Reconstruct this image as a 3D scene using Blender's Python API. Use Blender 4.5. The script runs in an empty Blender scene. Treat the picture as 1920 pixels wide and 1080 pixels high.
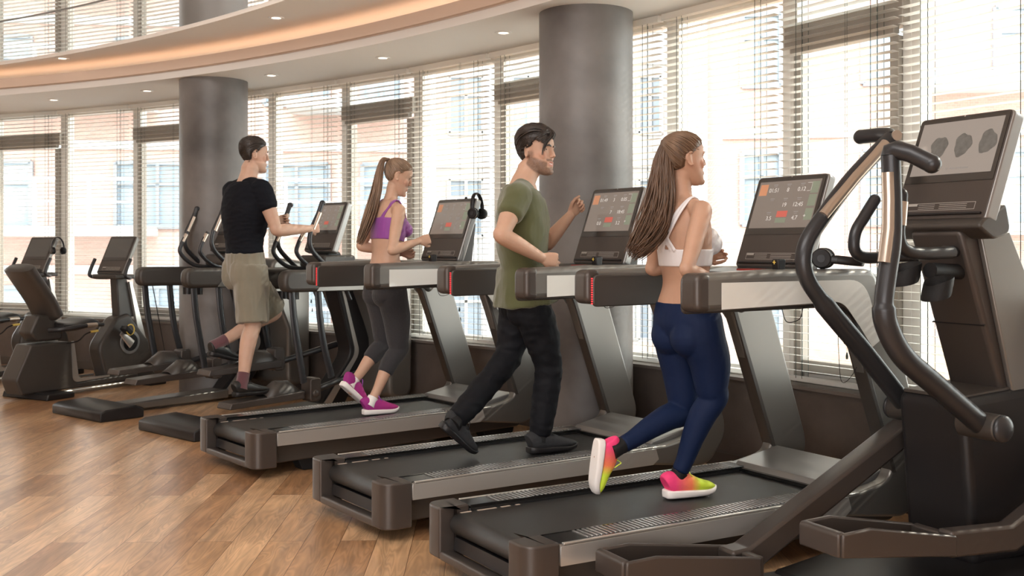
import bpy, bmesh, math, random
from mathutils import Vector, Matrix, noise
from mathutils.bvhtree import BVHTree
random.seed(7)
SC = bpy.context.scene
COL = SC.collection
PI = math.pi
def R(a): return math.radians(a)

# ---------------------------------------------------------------- camera
FPX, CH, H0 = 2005.0, 1.34, 462.0            # focal length in px of a 1920 wide frame, eye height, horizon row
cam_d = bpy.data.cameras.new('camera'); cam = bpy.data.objects.new('camera', cam_d); COL.objects.link(cam)
cam.location = (0, 0, CH); cam.rotation_euler = (PI/2, 0, 0)
cam_d.sensor_width = 36.0; cam_d.lens = 36.0*FPX/1920.0
cam_d.shift_y = -(540-H0)/1920.0
cam_d.dof.use_dof = True; cam_d.dof.focus_distance = 5.0; cam_d.dof.aperture_fstop = 6.3
cam_d.clip_start = .05; cam_d.clip_end = 300
SC.camera = cam
# ---------------------------------------------------------------- world, sun, lights, exposure
wd = bpy.data.worlds.new('world'); SC.world = wd; wd.use_nodes = True
nt = wd.node_tree; nt.nodes.clear()
wo = nt.nodes.new('ShaderNodeOutputWorld'); bg = nt.nodes.new('ShaderNodeBackground')
tc = nt.nodes.new('ShaderNodeTexCoord'); sp = nt.nodes.new('ShaderNodeSeparateXYZ')
rp = nt.nodes.new('ShaderNodeValToRGB')
nt.links.new(tc.outputs['Generated'], sp.inputs[0]); nt.links.new(sp.outputs['Z'], rp.inputs[0])
rp.color_ramp.elements[0].position = 0.0; rp.color_ramp.elements[0].color = (.90, .90, .86, 1)
rp.color_ramp.elements[1].position = .6; rp.color_ramp.elements[1].color = (.86, .93, 1.0, 1)
nt.links.new(rp.outputs[0], bg.inputs[0]); bg.inputs[1].default_value = 7.8
nt.links.new(bg.outputs[0], wo.inputs[0])
sun_d = bpy.data.lights.new('sun', 'SUN'); sun_d.energy = 3.0; sun_d.angle = R(.8); sun_d.color = (1, .90, .76)
sun = bpy.data.objects.new('sun', sun_d); COL.objects.link(sun)
sun.rotation_euler = Vector((-.80, -.32, -.50)).to_track_quat('-Z', 'Y').to_euler()
def area(name, loc, target, sx, sy, power, col):
    l = bpy.data.lights.new(name, 'AREA'); l.shape = 'RECTANGLE'; l.size = sx; l.size_y = sy; l.energy = power; l.color = col
    o = bpy.data.objects.new(name, l); COL.objects.link(o); o.location = loc
    o.rotation_euler = (Vector(target)-Vector(loc)).to_track_quat('-Z', 'Y').to_euler(); return o
area('atrium_fill_light', (-2.5, 0.5, 5.6), (-.6, 5.0, 0.8), 5.0, 3.0, 280, (1, .97, .93))  # unseen overhead fill, added to brighten the interior
area('rear_fill_light', (-2.5, -6.2, 1.7), (-1.0, 8, 2.6), 8.0, 2.8, 400, (1, .97, .95))  # added fill behind the viewer for ceiling and machine fronts; no window modelled there
SC.view_settings.view_transform = 'Standard'; SC.view_settings.look = 'None'
SC.view_settings.exposure = 0.2; SC.view_settings.gamma = 1.0; SC.view_settings.use_curve_mapping = False
SC.cycles.max_bounces = 8; SC.cycles.transparent_max_bounces = 24; SC.cycles.diffuse_bounces = 4
SC.cycles.caustics_reflective = False; SC.cycles.caustics_refractive = False
SC.cycles.sample_clamp_indirect = 6.0

# ---------------------------------------------------------------- materials
def pm(name, col, rough=.5, metal=0.0, bump=0.0, bscale=60, var=0.0, vscale=8, spec=.5, coat=0, emit=None, es=1.0, sheen=0, attr=None, sss=0, stretch=None):
    m = bpy.data.materials.new(name); m.use_nodes = True
    t = m.node_tree; b = t.nodes['Principled BSDF']
    b.inputs['Base Color'].default_value = (*col, 1); b.inputs['Roughness'].default_value = rough
    b.inputs['Metallic'].default_value = metal; b.inputs['Specular IOR Level'].default_value = spec
    b.inputs['Coat Weight'].default_value = coat; b.inputs['Sheen Weight'].default_value = sheen
    if sss: b.inputs['Subsurface Weight'].default_value = sss; b.inputs['Subsurface Radius'].default_value = (1, .35, .2); b.inputs['Subsurface Scale'].default_value = .008
    co = t.nodes.new('ShaderNodeTexCoord')
    src = co.outputs['Object']
    if stretch:
        mp = t.nodes.new('ShaderNodeMapping'); mp.inputs['Scale'].default_value = stretch
        t.links.new(src, mp.inputs[0]); src = mp.outputs[0]
    base = None
    if attr:
        at = t.nodes.new('ShaderNodeAttribute'); at.attribute_name = attr
        t.links.new(at.outputs['Color'], b.inputs['Base Color']); base = at.outputs['Color']
    if var:
        n = t.nodes.new('ShaderNodeTexNoise'); n.inputs['Scale'].default_value = vscale; n.inputs['Detail'].default_value = 5
        t.links.new(src, n.inputs['Vector'])
        r = t.nodes.new('ShaderNodeMapRange'); r.inputs[1].default_value = .3; r.inputs[2].default_value = .7
        r.inputs[3].default_value = 1-var; r.inputs[4].default_value = 1+var
        t.links.new(n.outputs[0], r.inputs[0])
        mx = t.nodes.new('ShaderNodeVectorMath'); mx.operation = 'SCALE'
        if base: t.links.new(base, mx.inputs[0])
        else: mx.inputs[0].default_value = col
        t.links.new(r.outputs[0], mx.inputs['Scale']); t.links.new(mx.outputs[0], b.inputs['Base Color'])
    if bump:
        n = t.nodes.new('ShaderNodeTexNoise'); n.inputs['Scale'].default_value = bscale; n.inputs['Detail'].default_value = 4
        t.links.new(src, n.inputs['Vector'])
        bp = t.nodes.new('ShaderNodeBump'); bp.inputs['Strength'].default_value = bump; bp.inputs['Distance'].default_value = .01
        t.links.new(n.outputs[0], bp.inputs['Height']); t.links.new(bp.outputs[0], b.inputs['Normal'])
    if emit: b.inputs['Emission Color'].default_value = (*emit, 1); b.inputs['Emission Strength'].default_value = es
    return m
M = {}
M['plastic'] = pm('dark_plastic', (.050, .043, .038), .42, .0, .08, 400)
M['bronze'] = pm('bronze_plastic', (.070, .058, .052), .36, .3, .05, 500)
M['strip'] = pm('deck_strip', (.56, .55, .53), .30, .6)
M['metalgrey'] = pm('metallic_grey', (.20, .19, .178), .34, .55, .02, 300)
M['steelgrey'] = pm('steel_grey', (.30, .295, .29), .36, .6, .02, 300)
M['silver'] = pm('silver_strip', (.62, .60, .57), .30, .75)
M['rubber'] = pm('black_rubber', (.012, .012, .013), .6, 0, .15, 300, spec=.25)
M['black'] = pm('black_plastic', (.014, .013, .014), .40, spec=.35)
M['gloss'] = pm('gloss_black', (.008, .008, .008), .08, spec=.7)
M['whitepanel'] = pm('white_panel', (.74, .75, .72), .22, coat=.4)
M['belt'] = pm('running_belt', (.022, .022, .022), .38, 0, .25, 900, .12, 30)
M['ribs'] = pm('rib_metal', (.34, .34, .335), .26, .7)
M['tube'] = pm('handle_tube', (.038, .039, .043), .34, .35)
M['grip'] = pm('grip_silver', (.55, .47, .40), .28, .8)
M['bezel'] = pm('screen_bezel', (.040, .035, .031), .16, spec=.6)
M['screen'] = pm('screen_glass', (.05, .045, .042), .10, emit=(.30, .235, .19), es=.55, spec=.6)
M['screenoff'] = pm('screen_dark', (.045, .042, .038), .16, emit=(.22, .19, .16), es=.12)
M['uitext'] = pm('screen_text', (.22, .21, .20), .4, emit=(.95, .86, .78), es=.48)
M['uiorange'] = pm('screen_orange', (.3, .12, .05), .4, emit=(.60, .29, .17), es=.50)
M['uired'] = pm('screen_red', (.3, .05, .04), .4, emit=(.55, .14, .10), es=.55)
M['uigreen'] = pm('screen_green', (.1, .12, .08), .4, emit=(.24, .25, .19), es=.55)
M['uigrey'] = pm('screen_grey', (.1, .1, .1), .4, emit=(.42, .37, .33), es=.42)
M['led'] = pm('red_led', (.4, .02, .02), .3, emit=(1, .05, .06), es=1.3)
M['yellow'] = pm('yellow_mark', (.75, .55, .12), .4)
M['orange_sticker'] = pm('orange_sticker', (.85, .22, .05), .4)
M['print'] = pm('label_print', (.40, .37, .34), .5)
M['wallplaster'] = pm('dark_plaster', (.105, .085, .075), .6, 0, .15, 40, .18, 5)
M['concrete'] = pm('troweled_concrete', (.165, .155, .151), .46, 0, .12, 18, .50, 1.5)
M['ceil'] = pm('ceiling_paint', (.90, .89, .87), .75)
M['ceilw'] = pm('soffit_paint', (.90, .865, .82), .75)
M['frame'] = pm('window_frame', (.78, .76, .72), .45, .2)
M['frameblk'] = pm('window_rail_dark', (.07, .07, .07), .4)
M['slat'] = pm('blind_slat', (.90, .895, .88), .45)
def translucent(m, w, c):
    t = m.node_tree; b = t.nodes['Principled BSDF']; o = t.nodes['Material Output']; x = t.nodes.new('ShaderNodeMixShader'); l = t.nodes.new('ShaderNodeBsdfTranslucent')
    l.inputs[0].default_value = (*c, 1); x.inputs[0].default_value = w; t.links.new(b.outputs[0], x.inputs[1]); t.links.new(l.outputs[0], x.inputs[2]); t.links.new(x.outputs[0], o.inputs[0])
translucent(M['slat'], .50, (.97, .97, .95))
M['cord'] = pm('blind_cord', (.06, .085, .08), .7)
M['brick'] = None
M['whitestucco'] = pm('pale_render', (.58, .58, .57), .8)
M['winglass'] = pm('facade_glass', (.27, .32, .37), .25)
M['winframe'] = pm('facade_frame', (.26, .28, .31), .5)
M['redrail'] = pm('steel_rail', (.85, .85, .85), .5)
M['cove'] = pm('cove_lamp', (1, .6, .3), .5, emit=(1, .62, .38), es=2.0)
M['lamp'] = pm('downlight_lamp', (1, .95, .9), .5, emit=(1, .82, .64), es=4.0)
M['white'] = pm('white_trim', (.85, .84, .82), .4)
M['grass'] = pm('ground_green', (.36, .42, .28), .9, var=.3, vscale=2)
M['pave'] = pm('pavement', (.55, .53, .50), .9, var=.1, vscale=3)

def glass_mat(name, tint, gl):
    m = bpy.data.materials.new(name); m.use_nodes = True; t = m.node_tree; t.nodes.clear()
    o = t.nodes.new('ShaderNodeOutputMaterial'); mx = t.nodes.new('ShaderNodeMixShader')
    a = t.nodes.new('ShaderNodeBsdfTransparent'); a.inputs[0].default_value = (*tint, 1)
    g = t.nodes.new('ShaderNodeBsdfGlossy'); g.inputs['Roughness'].default_value = .01
    lw = t.nodes.new('ShaderNodeLayerWeight'); lw.inputs[0].default_value = .5
    pw = t.nodes.new('ShaderNodeMath'); pw.operation = 'POWER'; pw.inputs[1].default_value = 5; t.links.new(lw.outputs['Facing'], pw.inputs[0])
    ma = t.nodes.new('ShaderNodeMath'); ma.operation = 'MULTIPLY_ADD'; ma.inputs[1].default_value = .7; ma.inputs[2].default_value = gl; t.links.new(pw.outputs[0], ma.inputs[0])
    t.links.new(ma.outputs[0], mx.inputs[0]); t.links.new(a.outputs[0], mx.inputs[1]); t.links.new(g.outputs[0], mx.inputs[2])
    t.links.new(mx.outputs[0], o.inputs[0]); return m
M['glass'] = glass_mat('pane_glass', (.96, .985, .975), .03)
M['balglass'] = glass_mat('balustrade_glass', (.95, .95, .95), .06)

def brick_mat():
    m = pm('red_brick', (.6, .35, .3), .85); t = m.node_tree; b = t.nodes['Principled BSDF']
    co = t.nodes.new('ShaderNodeTexCoord'); mp = t.nodes.new('ShaderNodeMapping'); mp.inputs['Rotation'].default_value = (R(90), 0, 0)
    br = t.nodes.new('ShaderNodeTexBrick'); br.inputs['Scale'].default_value = 5.0
    br.inputs['Color1'].default_value = (.50, .315, .27, 1); br.inputs['Color2'].default_value = (.54, .36, .31, 1); br.inputs['Mortar'].default_value = (.56, .42, .38, 1)
    br.inputs['Mortar Size'].default_value = .02
    t.links.new(co.outputs['Object'], mp.inputs[0]); t.links.new(mp.outputs[0], br.inputs['Vector']); t.links.new(br.outputs[0], b.inputs['Base Color']); return m
M['brick'] = brick_mat()

def floor_mat():
    m = pm('oak_planks', (.5, .3, .17), .3); t = m.node_tree; b = t.nodes['Principled BSDF']; L = t.links.new
    co = t.nodes.new('ShaderNodeTexCoord')
    mp = t.nodes.new('ShaderNodeMapping'); mp.inputs['Rotation'].default_value = (0, 0, R(90-1.5))
    L(co.outputs['Object'], mp.inputs[0])
    br = t.nodes.new('ShaderNodeTexBrick'); br.offset = .37; br.offset_frequency = 2; br.squash = 1
    br.inputs['Scale'].default_value = 1.0; br.inputs['Brick Width'].default_value = 1.45; br.inputs['Row Height'].default_value = .163
    br.inputs['Mortar Size'].default_value = .0014; br.inputs['Mortar Smooth'].default_value = .2; br.inputs['Bias'].default_value = 0
    br.inputs['Color1'].default_value = (0, 0, 0, 1); br.inputs['Color2'].default_value = (1, 1, 1, 1); br.inputs['Mortar'].default_value = (.5, .5, .5, 1)
    L(mp.outputs[0], br.inputs['Vector'])
    cr = t.nodes.new('ShaderNodeValToRGB'); e = cr.color_ramp
    e.elements[0].position = 0; e.elements[0].color = (.40, .205, .098, 1); e.elements[1].position = 1; e.elements[1].color = (.70, .44, .25, 1)
    x = e.elements.new(.4); x.color = (.55, .31, .155, 1); x = e.elements.new(.7); x.color = (.62, .37, .195, 1)
    L(br.outputs['Color'], cr.inputs[0])
    # grain: wavy lines stretched along the board, offset per board
    mp2 = t.nodes.new('ShaderNodeMapping'); mp2.inputs['Scale'].default_value = (1.1, 9, 1); L(mp.outputs[0], mp2.inputs[0])
    ad = t.nodes.new('ShaderNodeVectorMath'); ad.operation = 'MULTIPLY_ADD'; ad.inputs[1].default_value = (13, 7, 5)
    L(br.outputs['Color'], ad.inputs[0]); L(mp2.outputs[0], ad.inputs[2])
    n1 = t.nodes.new('ShaderNodeTexNoise'); n1.inputs['Scale'].default_value = 1.1; n1.inputs['Detail'].default_value = 2; n1.inputs['Distortion'].default_value = .6
    L(ad.outputs[0], n1.inputs['Vector'])
    mu = t.nodes.new('ShaderNodeMath'); mu.operation = 'MULTIPLY'; mu.inputs[1].default_value = 95; L(n1.outputs[0], mu.inputs[0])
    sn = t.nodes.new('ShaderNodeMath'); sn.operation = 'SINE'; L(mu.outputs[0], sn.inputs[0])
    mr = t.nodes.new('ShaderNodeMapRange'); mr.inputs[1].default_value = -1; mr.inputs[2].default_value = 1; mr.inputs[3].default_value = .84; mr.inputs[4].default_value = 1.06
    L(sn.outputs[0], mr.inputs[0])
    n2 = t.nodes.new('ShaderNodeTexNoise'); n2.inputs['Scale'].default_value = 2.2; n2.inputs['Detail'].default_value = 6; L(ad.outputs[0], n2.inputs['Vector'])
    mr2 = t.nodes.new('ShaderNodeMapRange'); mr2.inputs[1].default_value = .3; mr2.inputs[2].default_value = .7; mr2.inputs[3].default_value = .70; mr2.inputs[4].default_value = 1.22; L(n2.outputs[0], mr2.inputs[0])
    mm = t.nodes.new('ShaderNodeMath'); mm.operation = 'MULTIPLY'; L(mr.outputs[0], mm.inputs[0]); L(mr2.outputs[0], mm.inputs[1])
    sc = t.nodes.new('ShaderNodeVectorMath'); sc.operation = 'SCALE'; L(cr.outputs[0], sc.inputs[0]); L(mm.outputs[0], sc.inputs['Scale'])
    mx = t.nodes.new('ShaderNodeMixRGB'); mx.inputs[2].default_value = (.10, .045, .02, 1); L(sc.outputs[0], mx.inputs[1]); L(br.outputs['Fac'], mx.inputs[0])
    L(mx.outputs[0], b.inputs['Base Color'])
    bp = t.nodes.new('ShaderNodeBump'); bp.inputs['Strength'].default_value = .25; bp.inputs['Distance'].default_value = .002
    iv = t.nodes.new('ShaderNodeMath'); iv.operation = 'SUBTRACT'; iv.inputs[0].default_value = 1; L(br.outputs['Fac'], iv.inputs[1]); L(iv.outputs[0], bp.inputs['Height'])
    L(bp.outputs[0], b.inputs['Normal']); b.inputs['Roughness'].default_value = .33; b.inputs['Specular IOR Level'].default_value = .8
    b.inputs['Coat Weight'].default_value = .55; b.inputs['Coat Roughness'].default_value = .20
    return m
M['floor'] = floor_mat()

# ---------------------------------------------------------------- object helpers
def tag(o, label=None, cat=None, group=None, kind=None):
    if label: o['label'] = label
    if cat: o['category'] = cat
    if group: o['group'] = group
    if kind: o['kind'] = kind
    return o
def empty(name, loc=(0, 0, 0), rz=0, label=None, cat=None, group=None):
    o = bpy.data.objects.new(name, None); COL.objects.link(o); o.location = loc; o.rotation_euler = (0, 0, rz)
    o.empty_display_size = .1
    return tag(o, label, cat, group)
def link_mesh(name, me, mat, parent=None, bevel=0, seg=2, sharp=38):
    if mat and not me.materials: me.materials.append(mat)
    o = bpy.data.objects.new(name, me); COL.objects.link(o)
    if parent is not None: o.parent = parent
    if bevel:
        b = o.modifiers.new('bevel', 'BEVEL'); b.width = bevel; b.segments = seg; b.limit_method = 'ANGLE'; b.angle_limit = R(35); b.harden_normals = False
    for p in me.polygons: p.use_smooth = True
    if sharp and not bevel: me.set_sharp_from_angle(angle=R(sharp))
    elif bevel: me.set_sharp_from_angle(angle=R(70))
    return o
class G:
    """collects shapes into one mesh"""
    def __init__(s): s.v = []; s.f = []
    def add(s, v, f):
        n = len(s.v); s.v += [tuple(p) for p in v]; s.f += [tuple(i+n for i in q) for q in f]; return s
    def box(s, c, d, m=None):
        x, y, z = d[0]/2, d[1]/2, d[2]/2
        v = [Vector((a, b, e)) for e in (-z, z) for a, b in ((-x, -y), (x, -y), (x, y), (-x, y))]
        if m: v = [m @ p for p in v]
        return s.add([p+Vector(c) for p in v], [(3, 2, 1, 0), (4, 5, 6, 7), (0, 1, 5, 4), (1, 2, 6, 5), (2, 3, 7, 6), (3, 0, 4, 7)])
    def prism(s, out, a, b, axis='y'):
        """outline in x-z plane extruded along y (axis y), or x-y outline along z"""
        n = len(out)
        ar = sum(out[i][0]*out[(i+1) % n][1]-out[(i+1) % n][0]*out[i][1] for i in range(n))
        if (ar > 0) == (axis == 'y'): out = out[::-1]
        if axis == 'y': v = [(p[0], a, p[1]) for p in out]+[(p[0], b, p[1]) for p in out]
        elif axis == 'z': v = [(p[0], p[1], a) for p in out]+[(p[0], p[1], b) for p in out]
        else: v = [(a, p[0], p[1]) for p in out]+[(b, p[0], p[1]) for p in out]
        f = [tuple(range(n))[::-1], tuple(range(n, 2*n))]+[(i, (i+1) % n, n+(i+1) % n, n+i) for i in range(n)]
        return s.add(v, f)
    def tube(s, path, r, n=12, caps=True, sq=None, ref=None, closed=False):
        """r: number, list of numbers or of (a,b); ref: direction of the a axis"""
        P = [Vector(p) for p in path]; m = len(P)
        rs = r if isinstance(r, (list, tuple)) else [r]*m
        T = []
        for i in range(m):
            if closed: t = P[(i+1) % m]-P[i-1]
            else: t = P[min(i+1, m-1)]-P[max(i-1, 0)]
            T.append(t.normalized() if t.length > 1e-9 else Vector((0, 0, 1)))
        if ref is None:
            a = T[0].orthogonal().normalized()
        else: a = Vector(ref[0] if isinstance(ref, list) else ref)
        V = []; prev = a
        for i in range(m):
            if ref is not None and not isinstance(ref, list): a = Vector(ref)
            if isinstance(ref, list): a = Vector(ref[i])
            if ref is None: a = prev
            a = a-T[i]*a.dot(T[i])
            a = a.normalized() if a.length > 1e-6 else T[i].orthogonal().normalized()
            prev = a; b = T[i].cross(a)
            ra, rb = rs[i] if isinstance(rs[i], (tuple, list)) else (rs[i], rs[i])
            for k in range(n):
                t = 2*PI*k/n; c, d = math.cos(t), math.sin(t)
                if sq: c = math.copysign(abs(c)**sq, c); d = math.copysign(abs(d)**sq, d)
                V.append(P[i]+a*(ra*c)+b*(rb*d))
        F = []
        for i in range(m if closed else m-1):
            j = (i+1) % m
            for k in range(n):
                F.append((i*n+k, i*n+(k+1) % n, j*n+(k+1) % n, j*n+k))
        if caps and not closed: F += [tuple(range(n))[::-1], tuple(range((m-1)*n, m*n))]
        return s.add(V, F)
    def ball(s, c, r, m=None, nu=14, nv=9):
        r = r if isinstance(r, (tuple, list)) else (r, r, r)
        V = [Vector((0, 0, r[2]))]
        for j in range(1, nv):
            ph = PI*j/nv
            for i in range(nu):
                t = 2*PI*i/nu; V.append(Vector((r[0]*math.sin(ph)*math.cos(t), r[1]*math.sin(ph)*math.sin(t), r[2]*math.cos(ph))))
        V.append(Vector((0, 0, -r[2])))
        if m: V = [m @ p for p in V]
        V = [p+Vector(c) for p in V]; F = []
        for i in range(nu): F.append((0, 1+i, 1+(i+1) % nu)); F.append((len(V)-1, 1+(nv-2)*nu+(i+1) % nu, 1+(nv-2)*nu+i))
        for j in range(nv-2):
            for i in range(nu):
                a = 1+j*nu; F.append((a+i, a+nu+i, a+nu+(i+1) % nu, a+(i+1) % nu))
        return s.add(V, F)
    def disc(s, c, r, h, axis, n=24, r2=None):
        ax = Vector(axis).normalized(); c = Vector(c)
        return s.tube([c-ax*h/2, c+ax*h/2], [r, r if r2 is None else r2], n)
    def mesh(s, name):
        me = bpy.data.meshes.new(name); me.from_pydata(s.v, [], s.f); me.update(); return me
    def build(s, name, mat, parent=None, bevel=0, seg=2, sharp=38):
        return link_mesh(name, s.mesh(name), mat, parent, bevel, seg, sharp)
def cr(pts, n=8, closed=False):
    """Catmull-Rom resample of a list of tuples of any length"""
    P = [tuple(p) for p in pts]; m = len(P); out = []
    for i in range(m if closed else m-1):
        a = P[i-1] if (i > 0 or closed) else P[0]; b = P[i]; c = P[(i+1) % m]; d = P[(i+2) % m] if (i+2 < m or closed) else P[m-1]
        for k in range(n):
            t = k/n
            out.append(tuple(.5*((2*q)+(-p+r)*t+(2*p-5*q+4*r-s_)*t*t+(-p+3*q-3*r+s_)*t**3) for p, q, r, s_ in zip(a, b, c, d)))
    if not closed: out.append(P[-1])
    return out
def fil(pts, seg=7):
    """polygon corners (x, y[, radius]) rounded"""
    out = []; n = len(pts)
    for i in range(n):
        p = pts[i]; r = p[2] if len(p) > 2 else 0; p = Vector(p[:2])
        if not r: out.append(tuple(p)); continue
        a = Vector(pts[i-1][:2]); b = Vector(pts[(i+1) % n][:2]); u = (a-p).normalized(); v = (b-p).normalized()
        ang = u.angle(v); d = min(r/math.tan(ang/2), (a-p).length*.49, (b-p).length*.49)
        p0 = p+u*d; p1 = p+v*d
        for k in range(seg+1):
            t = k/seg; out.append(tuple(p0*(1-t)**2+p*2*t*(1-t)+p1*t*t))
    return out
def text(body, size, mat, parent, m, name='lettering', ext=.0006, align='CENTER'):
    c = bpy.data.curves.new(name, 'FONT'); c.body = body; c.size = size; c.extrude = ext; c.align_x = align; c.align_y = 'CENTER'
    o = bpy.data.objects.new(name, c); COL.objects.link(o)
    dg = bpy.context.evaluated_depsgraph_get(); me = bpy.data.meshes.new_from_object(o.evaluated_get(dg)); bpy.data.objects.remove(o)
    me.materials.clear(); me.materials.append(mat); me.transform(m)
    o = bpy.data.objects.new(name, me); COL.objects.link(o); o.parent = parent; return o
def copy_tree(o, parent=None):
    c = o.copy(); COL.objects.link(c)
    if parent is not None: c.parent = parent
    for ch in [x for x in ALL() if x.parent == o]: copy_tree(ch, c)
    return c
def ALL(): return list(COL.objects)
# frames of the machines on the floor: origin (x, y) and heading in degrees from +Y towards +X
FR = {'T3': (-.144, 4.135, 59), 'T2': (-.79, 5.12, 55), 'T1': (-1.71, 6.41, 51), 'S': (.666, 3.68, 63),
      'V2': (-2.45, 7.55, 42), 'V1': (-3.41, 8.35, 40), 'R': (-4.28, 9.41, 30)}
def frot(k): return R(90-FR[k][2])
def floc(k): return (FR[k][0], FR[k][1], 0)
def J(k, u, v, l):
    """world point seen at (u, v) that lies l to the left of the axis of frame k"""
    cx, cy, a = FR[k]; a = R(a); fx, fy = math.sin(a), math.cos(a); lx, ly = -fy, fx
    q = (u-960)/FPX; f = (q*(cy+l*ly)-cx-l*lx)/(fx-q*fy); d = cy+f*fy+l*ly
    return Vector((cx+f*fx+l*lx, d, CH-(v-H0)*d/FPX))
# ---------------------------------------------------------------- setting
QS = 1.034
WC = Vector((-11.402, -2.452))*QS; WR = 15.369*QS            # centre and radius of the curved window wall
def wp(a, off=0): return (WC.x+(WR+off)*math.cos(R(a)), WC.y+(WR+off)*math.sin(R(a)))
LC = Vector((-9.924, -1.495))*QS; LR = 12.837*QS             # edge of the low ceiling
UC = Vector((-11.842, -1.841))*QS; UR = 13.830*QS            # edge of the gallery slab
def arc(C, r, a0, a1, n=60): return [(C.x+r*math.cos(R(a0+(a1-a0)*i/n)), C.y+r*math.sin(R(a0+(a1-a0)*i/n))) for i in range(n+1)]
def ribbon(inner, outer, z0, z1, name, mat, kind='structure', parent=None):
    g = G(); n = len(inner)
    v = [(*p, z0) for p in inner]+[(*p, z0) for p in outer]+[(*p, z1) for p in inner]+[(*p, z1) for p in outer]
    f = []
    for i in range(n-1):
        a, b, c, d = i, i+1, n+i+1, n+i
        f += [(a, b, c, d), (2*n+d, 2*n+c, 2*n+b, 2*n+a), (a, 2*n+a, 2*n+b, b), (d, c, 2*n+c, 2*n+d)]
    f += [(0, n, 3*n, 2*n), (n-1, 3*n-1, 4*n-1, 2*n-1)]
    g.add(v, f); o = g.build(name, mat, parent, sharp=30)
    if kind: o['kind'] = kind
    return o
o = G().box((-1, 4, -.05), (22, 22, .1)).build('floor', M['floor']); o['kind'] = 'structure'
A0, A1 = 80, 14
sill = ribbon(arc(WC, WR, A0, A1, 90), arc(WC, WR+.30, A0, A1, 90), 0, .540, 'wall_window_side', M['wallplaster'])
ribbon(arc(WC, WR-.02, A0, A1, 90), arc(WC, WR+.30, A0, A1, 90), .541, .559, 'trim_1', pm('sill_stone', (.17, .145, .13), .4))
ribbon(arc(WC, WR-.016, A0, A1, 90), arc(WC, WR-.002, A0, A1, 90), 0, .09, 'baseboard_window_side', pm('skirting', (.075, .06, .052), .5))
# low ceiling with lip, cove and gallery slab
ribbon(arc(LC, LR, 100, -8, 90), arc(WC, WR+.30, 88, 8, 90), 2.85, 2.91, 'ceiling', M['ceil'])
ribbon(arc(LC, LR, 100, -8, 90), arc(LC, LR+.10, 100, -8, 90), 2.912, 2.985, 'trim_2', pm('cove_lip', (.80, .70, .62), .7))
ribbon(arc(LC, LR-.035, 100, -8, 90), arc(LC, LR+.05, 100, -8, 90), 2.918, 3.005, 'trim_3', pm('cove_lip_outer', (.82, .66, .55), .7))
ribbon(arc(UC, UR, 100, -8, 90), arc(WC, WR+.30, 88, 8, 90), 3.108, 3.13, 'ceiling_gallery', M['ceilw'])
ribbon(arc(UC, UR, 100, -8, 90), arc(UC, UR+.04, 100, -8, 90), 3.131, 3.140, 'trim_4', M['ceilw'])
o = ribbon(arc(LC, LR+.12, 96, -4, 90), arc(LC, LR+.17, 96, -4, 90), 2.95, 2.985, 'cove_light', M['cove'], None)
tag(o, 'warm orange cove light strip hidden along the curved ceiling edge', 'light strip')
o = ribbon(arc(UC, UR+.015, 96, 10, 80), arc(UC, UR+.027, 96, 10, 80), 3.142, 3.53, 'balustrade', M['balglass'], None)
tag(o, 'frameless clear glass balustrade along the curved gallery edge', 'balustrade')
ribbon(arc(UC, UR+.008, 96, 10, 80), arc(UC, UR+.034, 96, 10, 80), 3.532, 3.542, 'balustrade_rail', M['steelgrey'], None, o)
# the rest of the hall: high ceiling and the walls behind the viewer
for nm, c, d in (('wall_left', (-12, 2, 3), (.2, 26, 6.2)), ('wall_rear', (-1, -7, 3), (22, .2, 6.2)), ('wall_right', (5.2, -1.5, 3), (.2, 11.5, 6.2))):
    o = G().box(c, d).build(nm, pm(nm+'_paint', (.62, .56, .50), .7)); o['kind'] = 'structure'
o = G().box((-3.4, 4, 6.2), (17.4, 22, .15)).build('ceiling_hall', M['ceil']); o['kind'] = 'structure'

# pillars
for i, (x, y, lab) in enumerate(((.480, 6.95, 'round grey troweled concrete pillar behind the man in the green shirt'), (-2.73, 9.79, 'round grey concrete pillar behind the man in the black shirt'))):
    o = G().tube([(x, y, 0), (x, y, 2.85)], .304, 64).build('pillar', M['concrete']); tag(o, lab, 'pillar')
o = G().tube([(-2.73, 9.79, 3.165), (-2.73, 9.79, 6.1)], .304, 64).build('pillar', M['concrete']); tag(o, 'upper length of the round grey pillar above the gallery edge', 'pillar')

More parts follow.
